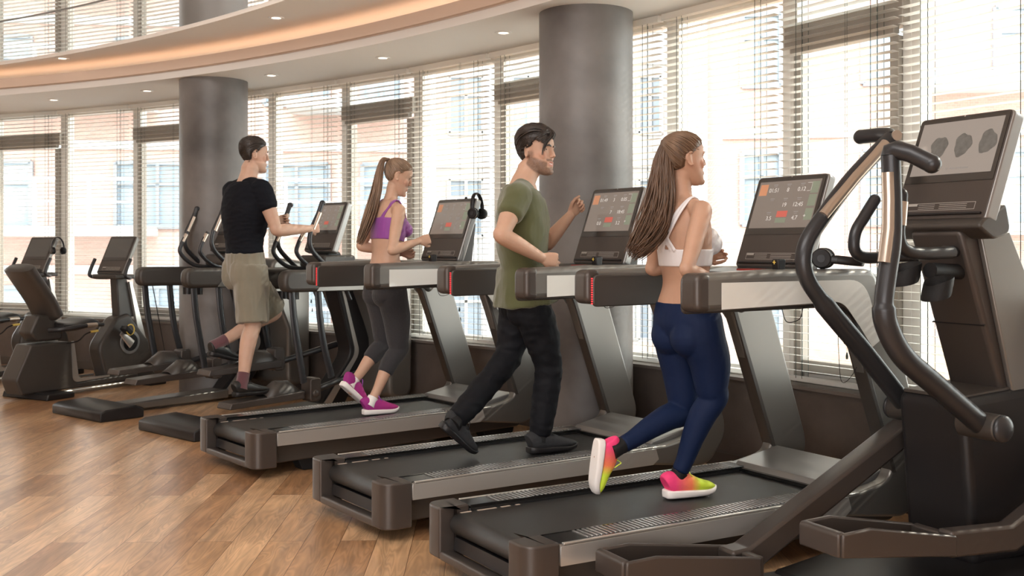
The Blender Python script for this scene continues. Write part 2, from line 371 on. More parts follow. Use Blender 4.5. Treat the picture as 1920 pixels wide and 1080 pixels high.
# windows: mullion angles on the wall arc
MU = [75.8, 72.3, 68.8, 64.93, 60.97, 57.3, 53.76, 50.06, 46.63, 43.1, 39.9, 36.63, 33.13, 30.13, 27.0, 23.8, 20.6]
HEADER = {2, 4, 7, 9, 12}
def chord(i, off): return Vector(wp(MU[i], off)), Vector(wp(MU[i+1], off))
wn = 0
LOW = (.560, 2.848); UP = (3.165, 6.1)
for i in range(len(MU)-1):
    for lv, (z0, z1) in enumerate((LOW, UP)):
        if lv == 1 and not (1 <= i <= 8): continue
        wn += 1
        p, q = chord(i, .16); mid = (p+q)/2; w = (q-p).length; an = math.atan2(q.y-p.y, q.x-p.x)
        root = empty('window_%d' % wn, (mid.x, mid.y, z0), an); root['kind'] = 'structure'
        h = z1-z0; g = G()
        for s in (-1, 1): g.box((s*(w/2-.028), 0, h/2), (.055, .09, h))
        g.box((0, 0, .03), (w-.112, .09, .06)); g.box((0, 0, h-.025), (w-.112, .09, .05))
        o = g.build('window_frame', M['frame'], root, .004); o['kind'] = 'structure'
        if i in HEADER:
            hz = 2.545-z0 if lv == 0 else 1.9
            g = G(); g.box((0, -.055, hz), (w-.02, .10, .13)); g.box((0, -.085, hz-.08), (w-.12, .045, .045))
            for s in (-1, 1): g.box((s*(w/2-.085), -.04, (hz-.12)/2+.02), (.055, .07, hz-.14))
            g.box((0, -.04, .10), (w-.23, .07, .07))
            o = g.build('window_sash', pm('sash', (.36, .33, .29), .4, .2), root, .004); o['kind'] = 'structure'
        o = G().box((0, .01, h/2), (w-.11, .012, h-.11)).build('window_pane', M['glass'], root); o['kind'] = 'structure'
# venetian blinds, one per bay
BL = {0: 'venetian blind far left beyond the frame edge of the recumbent bikes', 1: 'white venetian blind at the far left edge of the room', 2: 'white venetian blind behind the leftmost exercise bike, under a wide frame header',
      3: 'white venetian blind behind the recumbent bike console, left of the dark mullion', 4: 'white venetian blind just left of the far grey pillar', 5: 'white venetian blind half hidden behind the far grey pillar',
      6: 'white venetian blind right of the far pillar, behind the man in black', 7: 'white venetian blind behind the ponytail of the woman in purple', 8: 'white venetian blind behind the console with headphones hung on it',
      9: 'white venetian blind behind the head of the man in green', 10: 'white venetian blind emerging right of the near pillar', 11: 'wide white venetian blind right of the head of the woman in white',
      12: 'sunlit venetian blind behind the bright front treadmill console, under a frame header', 13: 'sunlit venetian blind behind the large foreground console', 14: 'venetian blind at the right edge beyond the foreground console', 15: 'venetian blind at the far right end of the window wall'}
def blind(i, z0, z1, lab, grp):
    a0, a1 = MU[i], MU[i+1]
    p, q = Vector(wp(a0, .02)), Vector(wp(a1, .02)); mid = (p+q)/2; w = (q-p).length-.035; an = math.atan2(q.y-p.y, q.x-p.x)
    root = empty('venetian_blind', (mid.x, mid.y, z0), an, lab, 'blind', grp)
    h = z1-z0; pitch = .0425; n = int((h-.09)/pitch); g = G()
    rnd = random.Random(i*7+int(z0*10)); tilt = -.05+rnd.uniform(-.03, .03)
    for k in range(n):
        z = .045+pitch*(k+.5); t = tilt+rnd.uniform(-.015, .015); c, s = math.cos(t)*.024, math.sin(t)*.024
        j = rnd.uniform(-.004, .004)
        # a shallow crowned slat
        V = []
        for x in (-w/2+j, w/2+j):
            for yy, dz in ((-1, 0), (-.5, .0016), (0, .0022), (.5, .0016), (1, 0)): V.append((x, c*yy, z+s*yy+dz))
            for yy, dz in ((1, -.0006), (.5, .001), (0, .0016), (-.5, .001), (-1, -.0006)): V.append((x, c*yy, z+s*yy+dz-.0004))
        g.add(V, [(k2, (k2+1) % 10, 10+(k2+1) % 10, 10+k2) for k2 in range(10)]+[tuple(range(10))[::-1], tuple(range(10, 20))])
    g.build('slats', M['slat'], root, sharp=30)
    G().box((0, 0, .022), (w, .05, .022)).build('bottom_rail', M['slat'], root)
    G().box((0, 0, h-.022), (w, .055, .04)).build('head_rail', M['slat'], root)
    g = G()
    for x in (-w/2+.14, w/2-.14):
        for dy in (-.0255, .0255): g.box((x, dy, h/2), (.0035, .0015, h-.05))
        for dy in (-.0255, .0255): g.box((x+.045, dy, h/2), (.0025, .0015, h-.05))
    g.build('ladder_cord', M['cord'], root)
    if z0 < 1 and i % 2 == 0:
        g = G()
        for dx, dz in ((.0, .28), (.014, .20)):
            g.tube([(w/2-.30+dx, -.035, h-.04), (w/2-.30+dx, -.035, dz)], .0011, 5)
            g.tube([(w/2-.30+dx, -.035, dz), (w/2-.30+dx, -.035, dz-.018), (w/2-.30+dx, -.035, dz-.035)], [.003, .007, .006], 8)
        g.build('pull_cord', M['cord'], root)
for i in range(1, 15):
    blind(i, .575, 2.845, BL[i], 'venetian blinds along the window wall')
UB = {2: 'upper venetian blind at the top left corner above the gallery glass', 3: 'upper venetian blind left of the dark mullion above the gallery', 4: 'upper venetian blind beside the upper pillar above the gallery',
      5: 'upper venetian blind hidden behind the upper pillar', 6: 'upper venetian blind right of the upper pillar', 1: 'upper venetian blind at the left frame edge above the gallery', 7: 'upper venetian blind above the gallery, far right of the upper pillar'}
for i in range(1, 8): blind(i, 3.18, 5.7, UB[i], 'venetian blinds of the upper windows')

# recessed downlights
def downlight(x, y, z, lab):
    root = empty('downlight', (x, y, z), 0, lab, 'ceiling light', 'recessed downlights')
    g = G(); n = 28; V = []
    for r, dz in ((.062, -.0005), (.060, -.006), (.040, -.006), (.034, .0), (.034, -.0005)):
        V += [(r*math.cos(2*PI*k/n), r*math.sin(2*PI*k/n), dz) for k in range(n)]
    g.add(V, [(j*n+k, (j+1)*n+k, (j+1)*n+(k+1) % n, j*n+(k+1) % n) for j in range(4) for k in range(n)])
    g.build('trim_ring', M['white'], root); G().disc((0, 0, -.0025), .033, .003, (0, 0, 1)).build('lamp', M['lamp'], root)
def onceil(u, v, z):
    d = FPX*(z-CH)/(H0-v); return ((u-960)/FPX*d, d)
for (u, v), z, lab in (((944, 61), 2.85, 'round recessed downlight left of the near pillar'), ((718, 108), 2.85, 'round recessed downlight above the woman in purple'), ((509, 141), 2.85, 'round recessed downlight right of the far pillar'),
                     ((276, 170), 2.85, 'round recessed downlight just left of the far pillar'), ((101, 187), 2.85, 'leftmost round recessed downlight in the low ceiling'),
                     ((518, 33), 3.108, 'round recessed downlight in the gallery soffit right of the upper pillar'), ((117, 109), 3.108, 'round recessed downlight in the gallery soffit at far left')):
    x, y = onceil(u, v, z); downlight(x, y, z, lab)

# ---------------------------------------------------------------- outside
o = G().box((4, 40, -2.05), (110, 60, .1)).build('ground', M['pave']); o['kind'] = 'structure'
o = G().box((0, 16.5, -1.98), (60, 2.5, .06)).build('lawn', M['grass']); tag(o, 'strip of green lawn outside the windows', 'lawn', kind='stuff')
def building(name, lab, x0, x1, y, z1, wall, bays, floors, fh, rz=0, balc=None, zb=-2):
    """facade facing the windows; bays: list of (centre, width) along the front"""
    cx = (x0+x1)/2; root = empty(name, (cx, y, zb), rz, lab, 'building')
    G().box((0, 4, (z1-zb)/2), (x1-x0, 8, z1-zb)).build('wall', wall, root)
    for f in range(floors):
        zc = .9+f*fh+.75
        if zc+1 > z1-zb: break
        for bx, bw in bays:
            fr = empty('window', (bx, -.02, zc), 0); fr.parent = root
            g = G()
            for s in (-1, 1): g.box((s*bw/2, 0, 0), (.10, .12, 1.5)); g.box((0, 0, s*.75), (bw, .12, .10))
            g.box((0, 0, 0), (.08, .10, 1.5)); g.box((0, 0, .25), (bw, .10, .07))
            o = g.build('window_frame', M['winframe'] if wall == M['brick'] else M['whitestucco'], fr)
            G().box((0, .03, 0), (bw, .04, 1.5)).build('window_pane', M['winglass'], fr)
        if balc:
            for bx, bw in balc:
                b = G().box((bx, -.75, .78+f*fh), (bw, 1.5, .22)).build('balcony', M['whitestucco'], root)
                g = G(); g.box((bx, -1.46, .78+f*fh+1.15), (bw, .06, .07)); g.box((bx, -1.46, .78+f*fh+.65), (bw, .04, .05))
                n = max(2, int(bw/1.1))
                for k in range(n+1): g.box((bx-bw/2+bw*k/n, -1.46, .78+f*fh+.65), (.07, .06, 1.1))
                g.build('balcony_rail', M['redrail'], b)
        G().box(((0), -.04, .55+f*fh+2.25), (x1-x0, .10, .20)).build('string_course', M['whitestucco'], root)
    G().box((0, -.1, z1-zb+.15), (x1-x0+.4, .6, .3)).build('cornice', M['whitestucco'], root)
building('apartment_building', 'red brick apartment building with white balconies seen through the left blinds', -16, -2.2, 25, 13, M['brick'], [(-5.6, 1.2), (-3.0, 1.9), (.8, 1.9), (4.0, 1.5), (6.0, .9)], 5, 2.9, R(6), [(-1.5, 4.6), (5.2, 2.6), (-5.6, 2.8)])
building('apartment_building', 'pale rendered building with rows of windows seen between the pillars', -2.0, 4.2, 28, 12, M['whitestucco'], [(-2.3, .9), (-1.1, .9), (.3, .9), (1.6, .9), (2.5, .6)], 5, 2.7, 0, None)
building('apartment_building', 'red brick apartment building seen through the blinds right of the near pillar', 4.4, 12.2, 22, 13, M['brick'], [(-3.1, .8), (-.4, 1.3), (2.2, 1.3)], 5, 2.9, R(-8), [(1.2, 2.6)])
building('apartment_building', 'pale apartment building with terraces behind the foreground console', 12.4, 24, 21, 12, M['whitestucco'], [(-4.2, 1.6), (-1.6, 1.6), (1.8, 1.6)], 5, 2.9, R(-16), [(-2.8, 5.5)])
# ---------------------------------------------------------------- fitness machines (local axes: x forward, y left, z up)
def console(parent, x0, z0, x1, z1, w, th=.05, rim='metalgrey', face='bronze', ui=None, off=False, chin=False):
    """slanted console whose face runs from (x0,z0) at the bottom to (x1,z1) at the top"""
    up = Vector((x1-x0, 0, z1-z0)); H = up.length; up.normalize(); n = Vector((-up.z, 0, up.x))   # n points to the runner
    rt = Vector((0, -1, 0))
    m = Matrix(((rt.x, up.x, n.x, (x0+x1)/2), (rt.y, up.y, n.y, 0), (rt.z, up.z, n.z, (z0+z1)/2), (0, 0, 0, 1)))   # local: x right, y up, z to the runner
    def mk(g, nm, mat, par=None, bev=0, seg=2):
        me = g.mesh(nm); me.transform(m); return link_mesh(nm, me, mat, par or parent, bev, seg)
    hw, hh = w/2, H/2
    body = G().prism(fil([(-hw, -hh, .02), (hw, -hh, .02), (hw, hh, .025), (-hw, hh, .025)]), -th, -.004, 'z')
    sh = mk(body, 'console_shell', M[rim], None, .010, 3)
    fc = mk(G().prism(fil([(-hw+.004, -hh+.004, .018), (hw-.004, -hh+.004, .018), (hw-.004, hh-.004, .022), (-hw+.004, hh-.004, .022)]), -.003, 0, 'z'), 'console_face', M[face], None, .002)
    sy = hh-H*.60
    gb = mk(G().prism(fil([(-hw+.010, sy-.022), (hw-.010, sy-.022), (hw-.010, hh-.012, .018), (-hw+.010, hh-.012, .018)]), .0008, .003, 'z'), 'screen_bezel', M['bezel'], None)
    s0, s1, t0, t1 = -hw+.028, hw-.028, sy+.010, hh-.030
    sc = mk(G().prism([(s0, t0), (s1, t0), (s1, t1), (s0, t1)], .0036, .0042, 'z'), 'screen', M['screenoff'] if off else M['screen'])
    sw, shh = s1-s0, t1-t0
    def q(cx, cy, a, b, mat, nm):
        mk(G().box((s0+cx*sw, t0+cy*shh, .0048), (a*sw, b*shh, .0006)), nm, M[mat], sc)
    def tx(s, cx, cy, size, mat='uitext'):
        text(s, size*shh, M[mat], sc, m @ Matrix.Translation((s0+cx*sw, t0+cy*shh, .0052)), 'readout', .0003)
    if ui:
        q(.09, .82, .13, .24, 'uiorange', 'menu_tile')
        g = G()
        for cx, cy in ((.28, .92), (.50, .92), (.72, .92), (.28, .62), (.50, .62), (.72, .62), (.28, .33), (.72, .33)):
            g.box((s0+cx*sw, t0+cy*shh, .0048), (.07*sw, .016*shh, .0005)); g.box((s0+cx*sw, t0+(cy-.035)*shh, .0048), (.05*sw, .010*shh, .0005))
        mk(g, 'caption_bars', M['uigrey'], sc)
        for s, cx, cy in ui:
            if s[0] != '#': tx(s, cx, cy, .125); continue
            g = G(); n_ = int(s[1])      # readings too blurred to read: plain strokes
            for i_ in range(n_): g.box((s0+(cx+(i_-(n_-1)/2)*.032)*sw, t0+cy*shh, .0048), (.018*sw, (.085 if i_ % 2 else .095)*shh, .0005))
            mk(g, 'blurred_reading', M['uigrey'], sc)
        q(.50, .29, .17, .13, 'uired', 'stop_tile'); q(.50, .155, .17, .10, 'uigreen', 'cool_down_tile')
        for cy in (.83, .56, .27): q(.925, cy, .12, .24, 'uigreen', 'workout_tile')
        g = G()
        for a, b, c, d in ((.83, .93, .07, .008), (.83, .76, .05, .008), (.868, .845, .006, .17)): g.box((s0+a*sw, t0+b*shh, .0048), (c*sw, d*shh, .0006))
        g.box((s0+.87*sw, t0+.24*shh, .0054), (.035*sw, .010*shh, .0005)); g.box((s0+.87*sw, t0+.24*shh, .0054), (.008*sw, .05*shh, .0005))
        mk(g, 'track_icon', M['uitext'], sc)
    # instruction label: outline, white tab and print bars
    ly = -hh+.055; g = G()
    for sx in (-1, 1): g.box((sx*(hw-.06), ly, .0008), (.0018, .030, .0008))
    for sy2 in (-1, 1): g.box((0, ly+sy2*.015, .0008), (2*hw-.12, .0018, .0008))
    g.box((-hw+.085, ly+.009, .0008), (.045, .009, .0008))
    for k in range(3):
        g.box((-hw+.155, ly+.008-k*.008, .0008), (.08, .002, .0006)); g.box((.06, ly+.008-k*.008, .0008), (.13, .002, .0006))
    mk(g, 'instruction_label', M['print'], fc)
    mk(G().box((0, -hh+.022, .004), (2*hw-.04, .007, .01)), 'reading_ledge', M['black'])
    g = G().ball((0, hh-.010, .002), .0035, None, 8, 6); mk(g, 'camera_dot', M['print'], fc)
    return m
RAIL = pm('rail_dark_metal', (.045, .045, .046), .22, .6)
def build_treadmill(key, lab, ui, prog=False):
    r = empty('treadmill', floc(key), frot(key), lab, 'treadmill', 'treadmills')
    P = M
    # running deck
    g = G().prism(fil([(.13, .07), (2.0, .095, .08), (2.06, .18), (.13, .18)]), -.335, .335); g.build('deck_base', P['plastic'], r, .01)
    g = G()
    b = [(.075+.045*math.cos(t), .200+.045*math.sin(t)) for t in [PI/2+PI*k/10 for k in range(11)]]
    g.prism(b+[(1.66, .155), (1.66, .245)], -.262, .262); g.build('running_belt', P['belt'], r, sharp=50)
    G().prism([(.04, .10), (.20, .10), (.20, .15), (.05, .15)], -.255, .255).build('roller_guard', P['black'], r)
    g = G()
    for s in (1,):
        g.box((.10, s*.256, .2456), (.05, .012, .0012)); g.box((.20, s*.256, .2456), (.09, .012, .0012)); g.box((.29, s*.256, .2456), (.045, .012, .0012)); g.box((.35, s*.256, .2456), (.02, .012, .0012))
    g.build('belt_mark', pm('belt_mark', (.55, .45, .38), .5), r)
    for s in (-1, 1):
        g = G().prism(fil([(.125, .185), (1.66, .185), (1.66, .262), (.125, .256)]), min(s*.268, s*.345), max(s*.268, s*.345))
        g.prism([(.125, .2625), (1.66, .2665), (1.66, .2695), (.125, .2655)], min(s*.268, s*.386), max(s*.268, s*.386)); fr = g.build('foot_rail', RAIL, r, .002)
        g = G()
        for k in range(62): g.box((.27+k*.0215, s*.327, .2668+.0035*(k/62)), (.0095, .104, .0055))
        g.build('rail_ribs', P['ribs'], fr, .0012, 1)
        G().box((.88, s*.270, .262), (1.50, .006, .012)).build('belt_edge', P['gloss'], fr)
        # the side loop: deck strip, front bend, upright
        out = fil([(.125, .182), (1.62, .170), (2.02, .118, .16), (2.165, .30, .16), (1.835, 1.235, .16), (1.35, 1.238), (1.35, 1.10), (1.60, 1.10, .16), (1.935, .305, .10), (1.70, .268), (.125, .262)])
        a, c = s*.338, s*.405
        sl = G().prism(out, min(a, c), max(a, c)).build('side_frame', P['metalgrey'], r, .012, 3)
        G().prism(fil([(.130, .186), (1.60, .174), (1.64, .20), (1.62, .2575), (.130, .2575)]), s*.4060-.0012, s*.4060+.0012).build('deck_strip', P['strip'], sl, .0005)
        G().box((.92, s*.396, .2635), (1.55, .016, .008)).build('rail_highlight', P['silver'], sl, .002)
        # dark inner lining of the upright
        lin = fil([(1.905, .31, .05), (1.625, 1.085, .12), (1.45, 1.10), (1.45, 1.092), (1.60, 1.075, .14), (1.880, .31), (1.82, .275)])
        G().prism(fil([(1.93, .33), (1.655, 1.06, .10), (1.56, 1.085), (1.58, 1.07), (1.64, 1.03, .08), (1.905, .33)]), s*.371-.036, s*.371+.036).build('upright_lining', P['plastic'], sl, .003)
        # arm
        hr = G().prism(fil([(.752, 1.080, .045), (1.56, 1.098, .10), (1.70, 1.00), (1.80, 1.09), (1.79, 1.242, .14), (1.2, 1.245), (.752, 1.232, .05)]), s*.372-.055, s*.372+.055)
        arm = hr.build('handrail', P['metalgrey'] , r, .028, 4)
        G().prism(fil([(.748, 1.079, .046), (.83, 1.079), (.83, 1.236), (.748, 1.233, .050)]), s*.372-.0555, s*.372+.0555).build('arm_end_cap', P['bronze'], arm, .024, 4)
        yo = s*.4278
        G().prism(fil([(.875, 1.090), (1.56, 1.105, .12), (1.66, 1.0), (1.745, .90), (1.80, .93), (1.70, 1.196, .14), (.875, 1.196)]), min(yo, yo+s*.0012), max(yo, yo+s*.0012)).build('side_panel', P['whitepanel'], arm, .0005)
        # inner cheek of the arm and the red light strip at its end
        yi = s*.3165
        G().prism(fil([(.772, 1.068, .03), (1.60, 1.072), (1.60, 1.212), (.772, 1.212, .035)]), min(yi, yi-s*.018), max(yi, yi-s*.018)).build('inner_cheek', P['plastic'], arm, .006)
        g = G()
        for k in range(12): g.box((.7712-.0006, s*.307, 1.083+k*.0102), (.003, .010, .0055))
        if s > 0: g.build('light_strip', P['led'], arm)
    # tail: two corner caps joined by a low bar, the roller sits between them
    for s in (-1, 1):
        yi_, yo_ = s*.272, s*.408
        G().prism(fil([(-.014, yi_, .012), (-.014, yo_, .075), (.126, yo_), (.126, yi_), (.06, yi_, .03)], 9), .062, .272, 'z').build('tail_cap', P['bronze'], r, .016, 4)
    G().prism(fil([(-.012, .055, .03), (.06, .055), (.06, .088), (-.012, .098, .015)]), -.28, .28).build('tail_bar', P['bronze'], r, .006)
    for s in (-1, 1):
        G().prism(fil([(.35, 0, .02), (.55, 0, .02), (.62, .10), (.30, .10)]), s*.25-.05, s*.25+.05).build('foot', P['rubber'], r, .006)
        G().prism(fil([(1.75, 0, .02), (1.95, 0, .02), (1.98, .10), (1.70, .10)]), s*.25-.05, s*.25+.05).build('foot', P['rubber'], r, .006)
    G().prism(fil([(1.625, .245), (1.665, .285, .01), (1.93, .335), (2.0, .30), (2.02, .15), (1.625, .17)]), -.334, .334).build('motor_hood', P['steelgrey'], r, .008)
    G().box((1.628, 0, .256), (.022, .55, .016)).build('hood_gasket', P['gloss'], r)
    # cross shelf and console
    G().prism(fil([(1.40, 1.185), (1.74, 1.185), (1.74, 1.232), (1.55, 1.240), (1.40, 1.222)]), -.316, .316).build('cross_shelf', P['plastic'], r, .006)
    G().box((1.46, .02, 1.2335), (.07, .12, .008)).build('safety_key', pm('key_red', (.45, .06, .05), .4), r)
    G().box((1.46, -.13, 1.2335), (.07, .10, .008)).build('tray_lid', P['silver'], r)
    for k, y in enumerate((.0,)):
        pass
    console(r, 1.545, 1.243, 1.705, 1.675, .445, .055, 'steelgrey', 'bronze', ui)
    G().prism(fil([(1.63, 1.20), (1.76, 1.20), (1.80, 1.50), (1.70, 1.52)]), -.10, .10).build('console_neck', P['plastic'], r, .01)
    js = G().prism(fil([(1.22, 1.236), (1.255, 1.236), (1.262, 1.288, .012), (1.212, 1.288, .012)]), -.395, -.355).build('joystick', P['black'], r, .005)
    g = G().box((1.212, -.375, 1.274), (.002, .016, .004)).box((1.212, -.375, 1.274), (.002, .004, .016)); g.build('plus_sign', P['yellow'], js)
    g = G(); g.tube(cr([(1.30, -.33, 1.08), (1.33, -.33, 1.02), (1.40, -.335, 1.03), (1.42, -.335, 1.08)]), .002, 6); g.build('tether_cord', P['black'], r)
    return r
build_treadmill('T3', 'front treadmill with large bright console, nearest of the three, under the woman in white', [('01:51', .27, .80), ('8', .50, .80), ('0.12', .72, .80), ('19', .50, .48), ('12:45', .72, .48), ('3.5', .30, .20), ('4.7', .72, .20)])
build_treadmill('T2', 'middle treadmill with white side panels under the man in the green shirt', [('01:49', .27, .80), ('3', .50, .80), ('0.05', .72, .80), ('7', .50, .48), ('18:45', .72, .48), ('0.0', .30, .20), ('3.2', .72, .20)])
build_treadmill('T1', 'farthest treadmill, under the woman in the purple top, headphones on its console', [('#4', .27, .80), ('#1', .50, .80), ('#1', .50, .48), ('#4', .72, .48), ('#2', .30, .20), ('#2', .72, .20)])

def headphones(lab, loc, rot, cup_d=.165, cable=None):
    r = empty('headphones', loc, 0, lab, 'headphones'); r.rotation_euler = rot
    pts = [(0, cup_d/2*math.cos(t)*(1.0), .105*math.sin(t)+.03) for t in [PI*k/18 for k in range(19)]]
    G().tube(pts, [(.015, .006)]*19, 10, ref=(1, 0, 0)).build('headband', M['black'], r)
    for s in (-1, 1):
        c = G().disc((0, s*cup_d/2, -.005), .036, .022, (0, 1, 0), 24).build('ear_cup', M['black'], r, .005)
        G().tube([(0.028*math.cos(a), s*(cup_d/2-.018), -.005+.028*math.sin(a)) for a in [2*PI*k/20 for k in range(20)]], .011, 8, closed=True).build('ear_cushion', M['rubber'], c)
        G().disc((0, s*(cup_d/2+.0125), -.005), .014, .002, (0, 1, 0), 16).build('cup_ring', M['tube'], c)
        G().tube([(0, s*cup_d/2, .028), (0, s*cup_d/2, .05)], [(.012, .008), (.012, .007)], 8, ref=(1, 0, 0)).build('slider', M['tube'], c)
    if cable: G().tube(cr(cable, 8), .0013, 5).build('cable', M['black'], r)
    return r
def fw(k, f, l, z):
    cx, cy, a = FR[k]; a = R(a); return Vector((cx+f*math.sin(a)-l*math.cos(a), cy+f*math.cos(a)+l*math.sin(a), z))
p = fw('T1', 1.73, -.205, 1.655)
headphones('black headphones hung over the top corner of the farthest treadmill console', p+Vector((0, 0, -.085)), (R(0), R(4), frot('T1')+R(90+25)), .15, [(0, .07, -.04), (.06, .10, -.15), (.05, .16, -.30), (.09, .2, -.42)])
p = fw('T3', 1.535, -.352, 1.245)
hp = headphones('black over-ear headphones lying on the front treadmill arm', p+Vector((0, 0, .043)), (0, R(96), R(-24)), .10); hp.scale = (1.18, 1.18, 1.18)
o = G().tube(cr([tuple(J('T3', u, v, -.36)) for u, v in ((1520, 500), (1535, 540), (1568, 600), (1572, 650), (1578, 715), (1600, 700), (1612, 660), (1600, 610))], 10), .0014, 6).build('audio_cable', M['black'])
tag(o, 'thin black cable hanging in a loop from the front treadmill arm', 'cable')

# ---- side-arm trainers with hanging pedals
def build_vario(key, lab, off, dz):
    r = empty('arc_trainer', floc(key), frot(key), lab, 'cross trainer', 'arc trainers behind the treadmills')
    P = M
    G().prism(fil([(0, 0), (.37, 0), (.37, .075), (.30, .10), (.05, .09), (0, .07)]), -.375, .375).build('rear_base', P['black'], r, .012, 3)
    G().prism(fil([(.30, .02), (1.35, .02), (1.35, .10), (.30, .075)]), -.10, .10).build('spine', P['metalgrey'], r, .012)
    col = fil([(1.10, .03), (1.30, .10), (1.62, .47, .14), (1.46, 1.02), (1.34, 1.28), (1.50, 1.30), (1.66, 1.02), (1.84, .47, .14), (1.52, .03)])
    c = G().prism(col, -.085, .085).build('column', P['black'], r, .014)
    for s in (-1, 1): G().prism(fil([(1.14, .04), (1.335, .10), (1.66, .47, .12), (1.505, 1.02), (1.53, 1.02), (1.70, .47, .12), (1.38, .05)]), s*.088-.004, s*.088+.004).build('column_trim', P['silver'], c)
    G().box((1.40, -.0, 1.12), (.004, .03, .05)).build('sticker', P['orange_sticker'], c, 0).location = (-.035, 0, 0)
    G().prism(fil([(1.80, .10, .1), (2.05, .10, .1), (2.05, 1.20, .12), (1.62, 1.25, .12), (1.62, 1.0), (1.80, .6)]), -.345, .345).build('front_shroud', P['metalgrey'], r, .03, 3)
    for s in (-1, 1):
        a = G().prism(fil([(.73, 1.0, .08), (1.80, .99), (1.80, 1.155), (.73, 1.165, .08)]), s*.35-.055, s*.35+.055).build('side_arm', P['plastic'], r, .03, 4)
        if s < 0: G().prism(fil([(1.02, 1.005), (1.8, 1.0), (1.8, 1.14), (1.14, 1.14)]), s*.406-.001, s*.406+.001).build('arm_inlay', P['metalgrey'], a)
        for x0, x1, lz in ((.82, .93, .32), (1.06, 1.19, .34)):
            y = s*.365
            G().tube(cr([(x0, y, 1.0), (x0+.02, y, .80), (x0+.055, y, .60), (x1, y, lz)]), [(.030, .017)]*25, 10, ref=(1, 0, 0)).build('hanging_link', P['tube'], r)
        G().tube([(.86, s*.31, 1.0), (.99, s*.30, .34)], .004, 6).build('link_cable', P['black'], r)
        z = .215+dz[0 if s < 0 else 1]; x = .34 if s < 0 else .42
        # foot pedal: sole tray with hood over the toes
        y = s*.20
        pd = G().prism(fil([(x, z-.045, .01), (x+.66, z-.03), (x+.66, z+.03), (x+.02, z, .01)]), y-.085, y+.085).build('pedal', P['bronze'], r, .012)
        g = G(); nb = 12
        V = []
        for k in range(nb+1):
            t = PI*k/nb
            for xx, hh, ww in ((x+.33, .03, .085), (x+.44, .12, .083), (x+.56, .11, .075), (x+.66, .035, .05)):
                V.append((xx, y+ww*math.cos(t), z+.002+hh*math.sin(t)))
        F = [(k*4+j, (k+1)*4+j, (k+1)*4+j+1, k*4+j+1) for k in range(nb) for j in range(3)]
        g.add(V, F); hd = g.build('toe_hood', P['plastic'], pd); so = hd.modifiers.new('s', 'SOLIDIFY'); so.thickness = .006
        G().tube([(x+.62, y, z), (1.15, y, z+.01), (1.70, y*.8, z+.12)], [.022, .024, .026], 12).build('pedal_arm', P['tube'], r)
        G().prism(fil([(1.05, z-.06, .03), (1.15, z-.06, .03), (1.15, z+.12, .03), (1.05, z+.12, .03)]), y-.03-.06*(s < 0), y+.03+.06*(s > 0)).build('pedal_joint', P['bronze'], r, .008)
        G().ball((1.10, y+s*.085, z), (.03, .02, .03)).build('joint_knob', P['bronze'], r)
        # swinging handle and fixed handle
        f0 = 1.12 if s < 0 else 1.20
        yy = s*.26
        G().tube(cr([(f0+.06, yy, 1.675), (f0+.03, yy, 1.60), (f0-.05, yy, 1.44), (f0-.04, yy, 1.32), (f0+.10, yy, 1.19), (f0+.26, yy, 1.05), (f0+.34, yy, .92)], 6), .019, 12).build('swing_handle', P['tube'], r)
        G().tube([(f0+.035, yy-.004, 1.60), (f0-.03, yy-.004, 1.47)], .0205, 12).build('hand_sensor', P['grip'], r)
        G().ball((f0+.066, yy, 1.675), (.026, .022, .022)).build('grip_end', P['tube'], r)
        yf = s*.15
        G().tube(cr([(1.10, yf, 1.46), (1.04, yf, 1.36), (1.03, yf, 1.28), (1.16, yf, 1.18), (1.34, yf*.8, 1.16)], 6), .017, 12).build('fixed_handle', P['tube'], r)
        G().tube([(1.09, yf, 1.445), (1.052, yf, 1.38)], .0185, 12).build('hand_sensor', P['grip'], r)
    G().prism(fil([(1.28, 1.17, .03), (1.60, 1.17, .03), (1.60, 1.27, .03), (1.28, 1.27, .03)]), -.16, .16).build('console_base', P['plastic'], r, .015)
    console(r, 1.34, 1.30, 1.50, 1.70, .37, .06, 'steelgrey', 'bronze', None if off else [('#3', .27, .80), ('#1', .50, .80), ('#3', .72, .80), ('#2', .27, .48), ('#2', .50, .48), ('#2', .72, .48), ('#1', .30, .20), ('#2', .72, .20)], off)
    g = G()
    for s in (-1, 1): g.tube([(1.05, s*.07, .93), (1.05, s*.07, .99)], .045, 16)
    g.build('bottle_holder', P['black'], r)
    return r
build_vario('V1', 'unused arc trainer with hanging pedals, left of the man in black', True, (.07, .11))
build_vario('V2', 'arc trainer with hanging pedals that the man in black is using', False, (.0, .20))

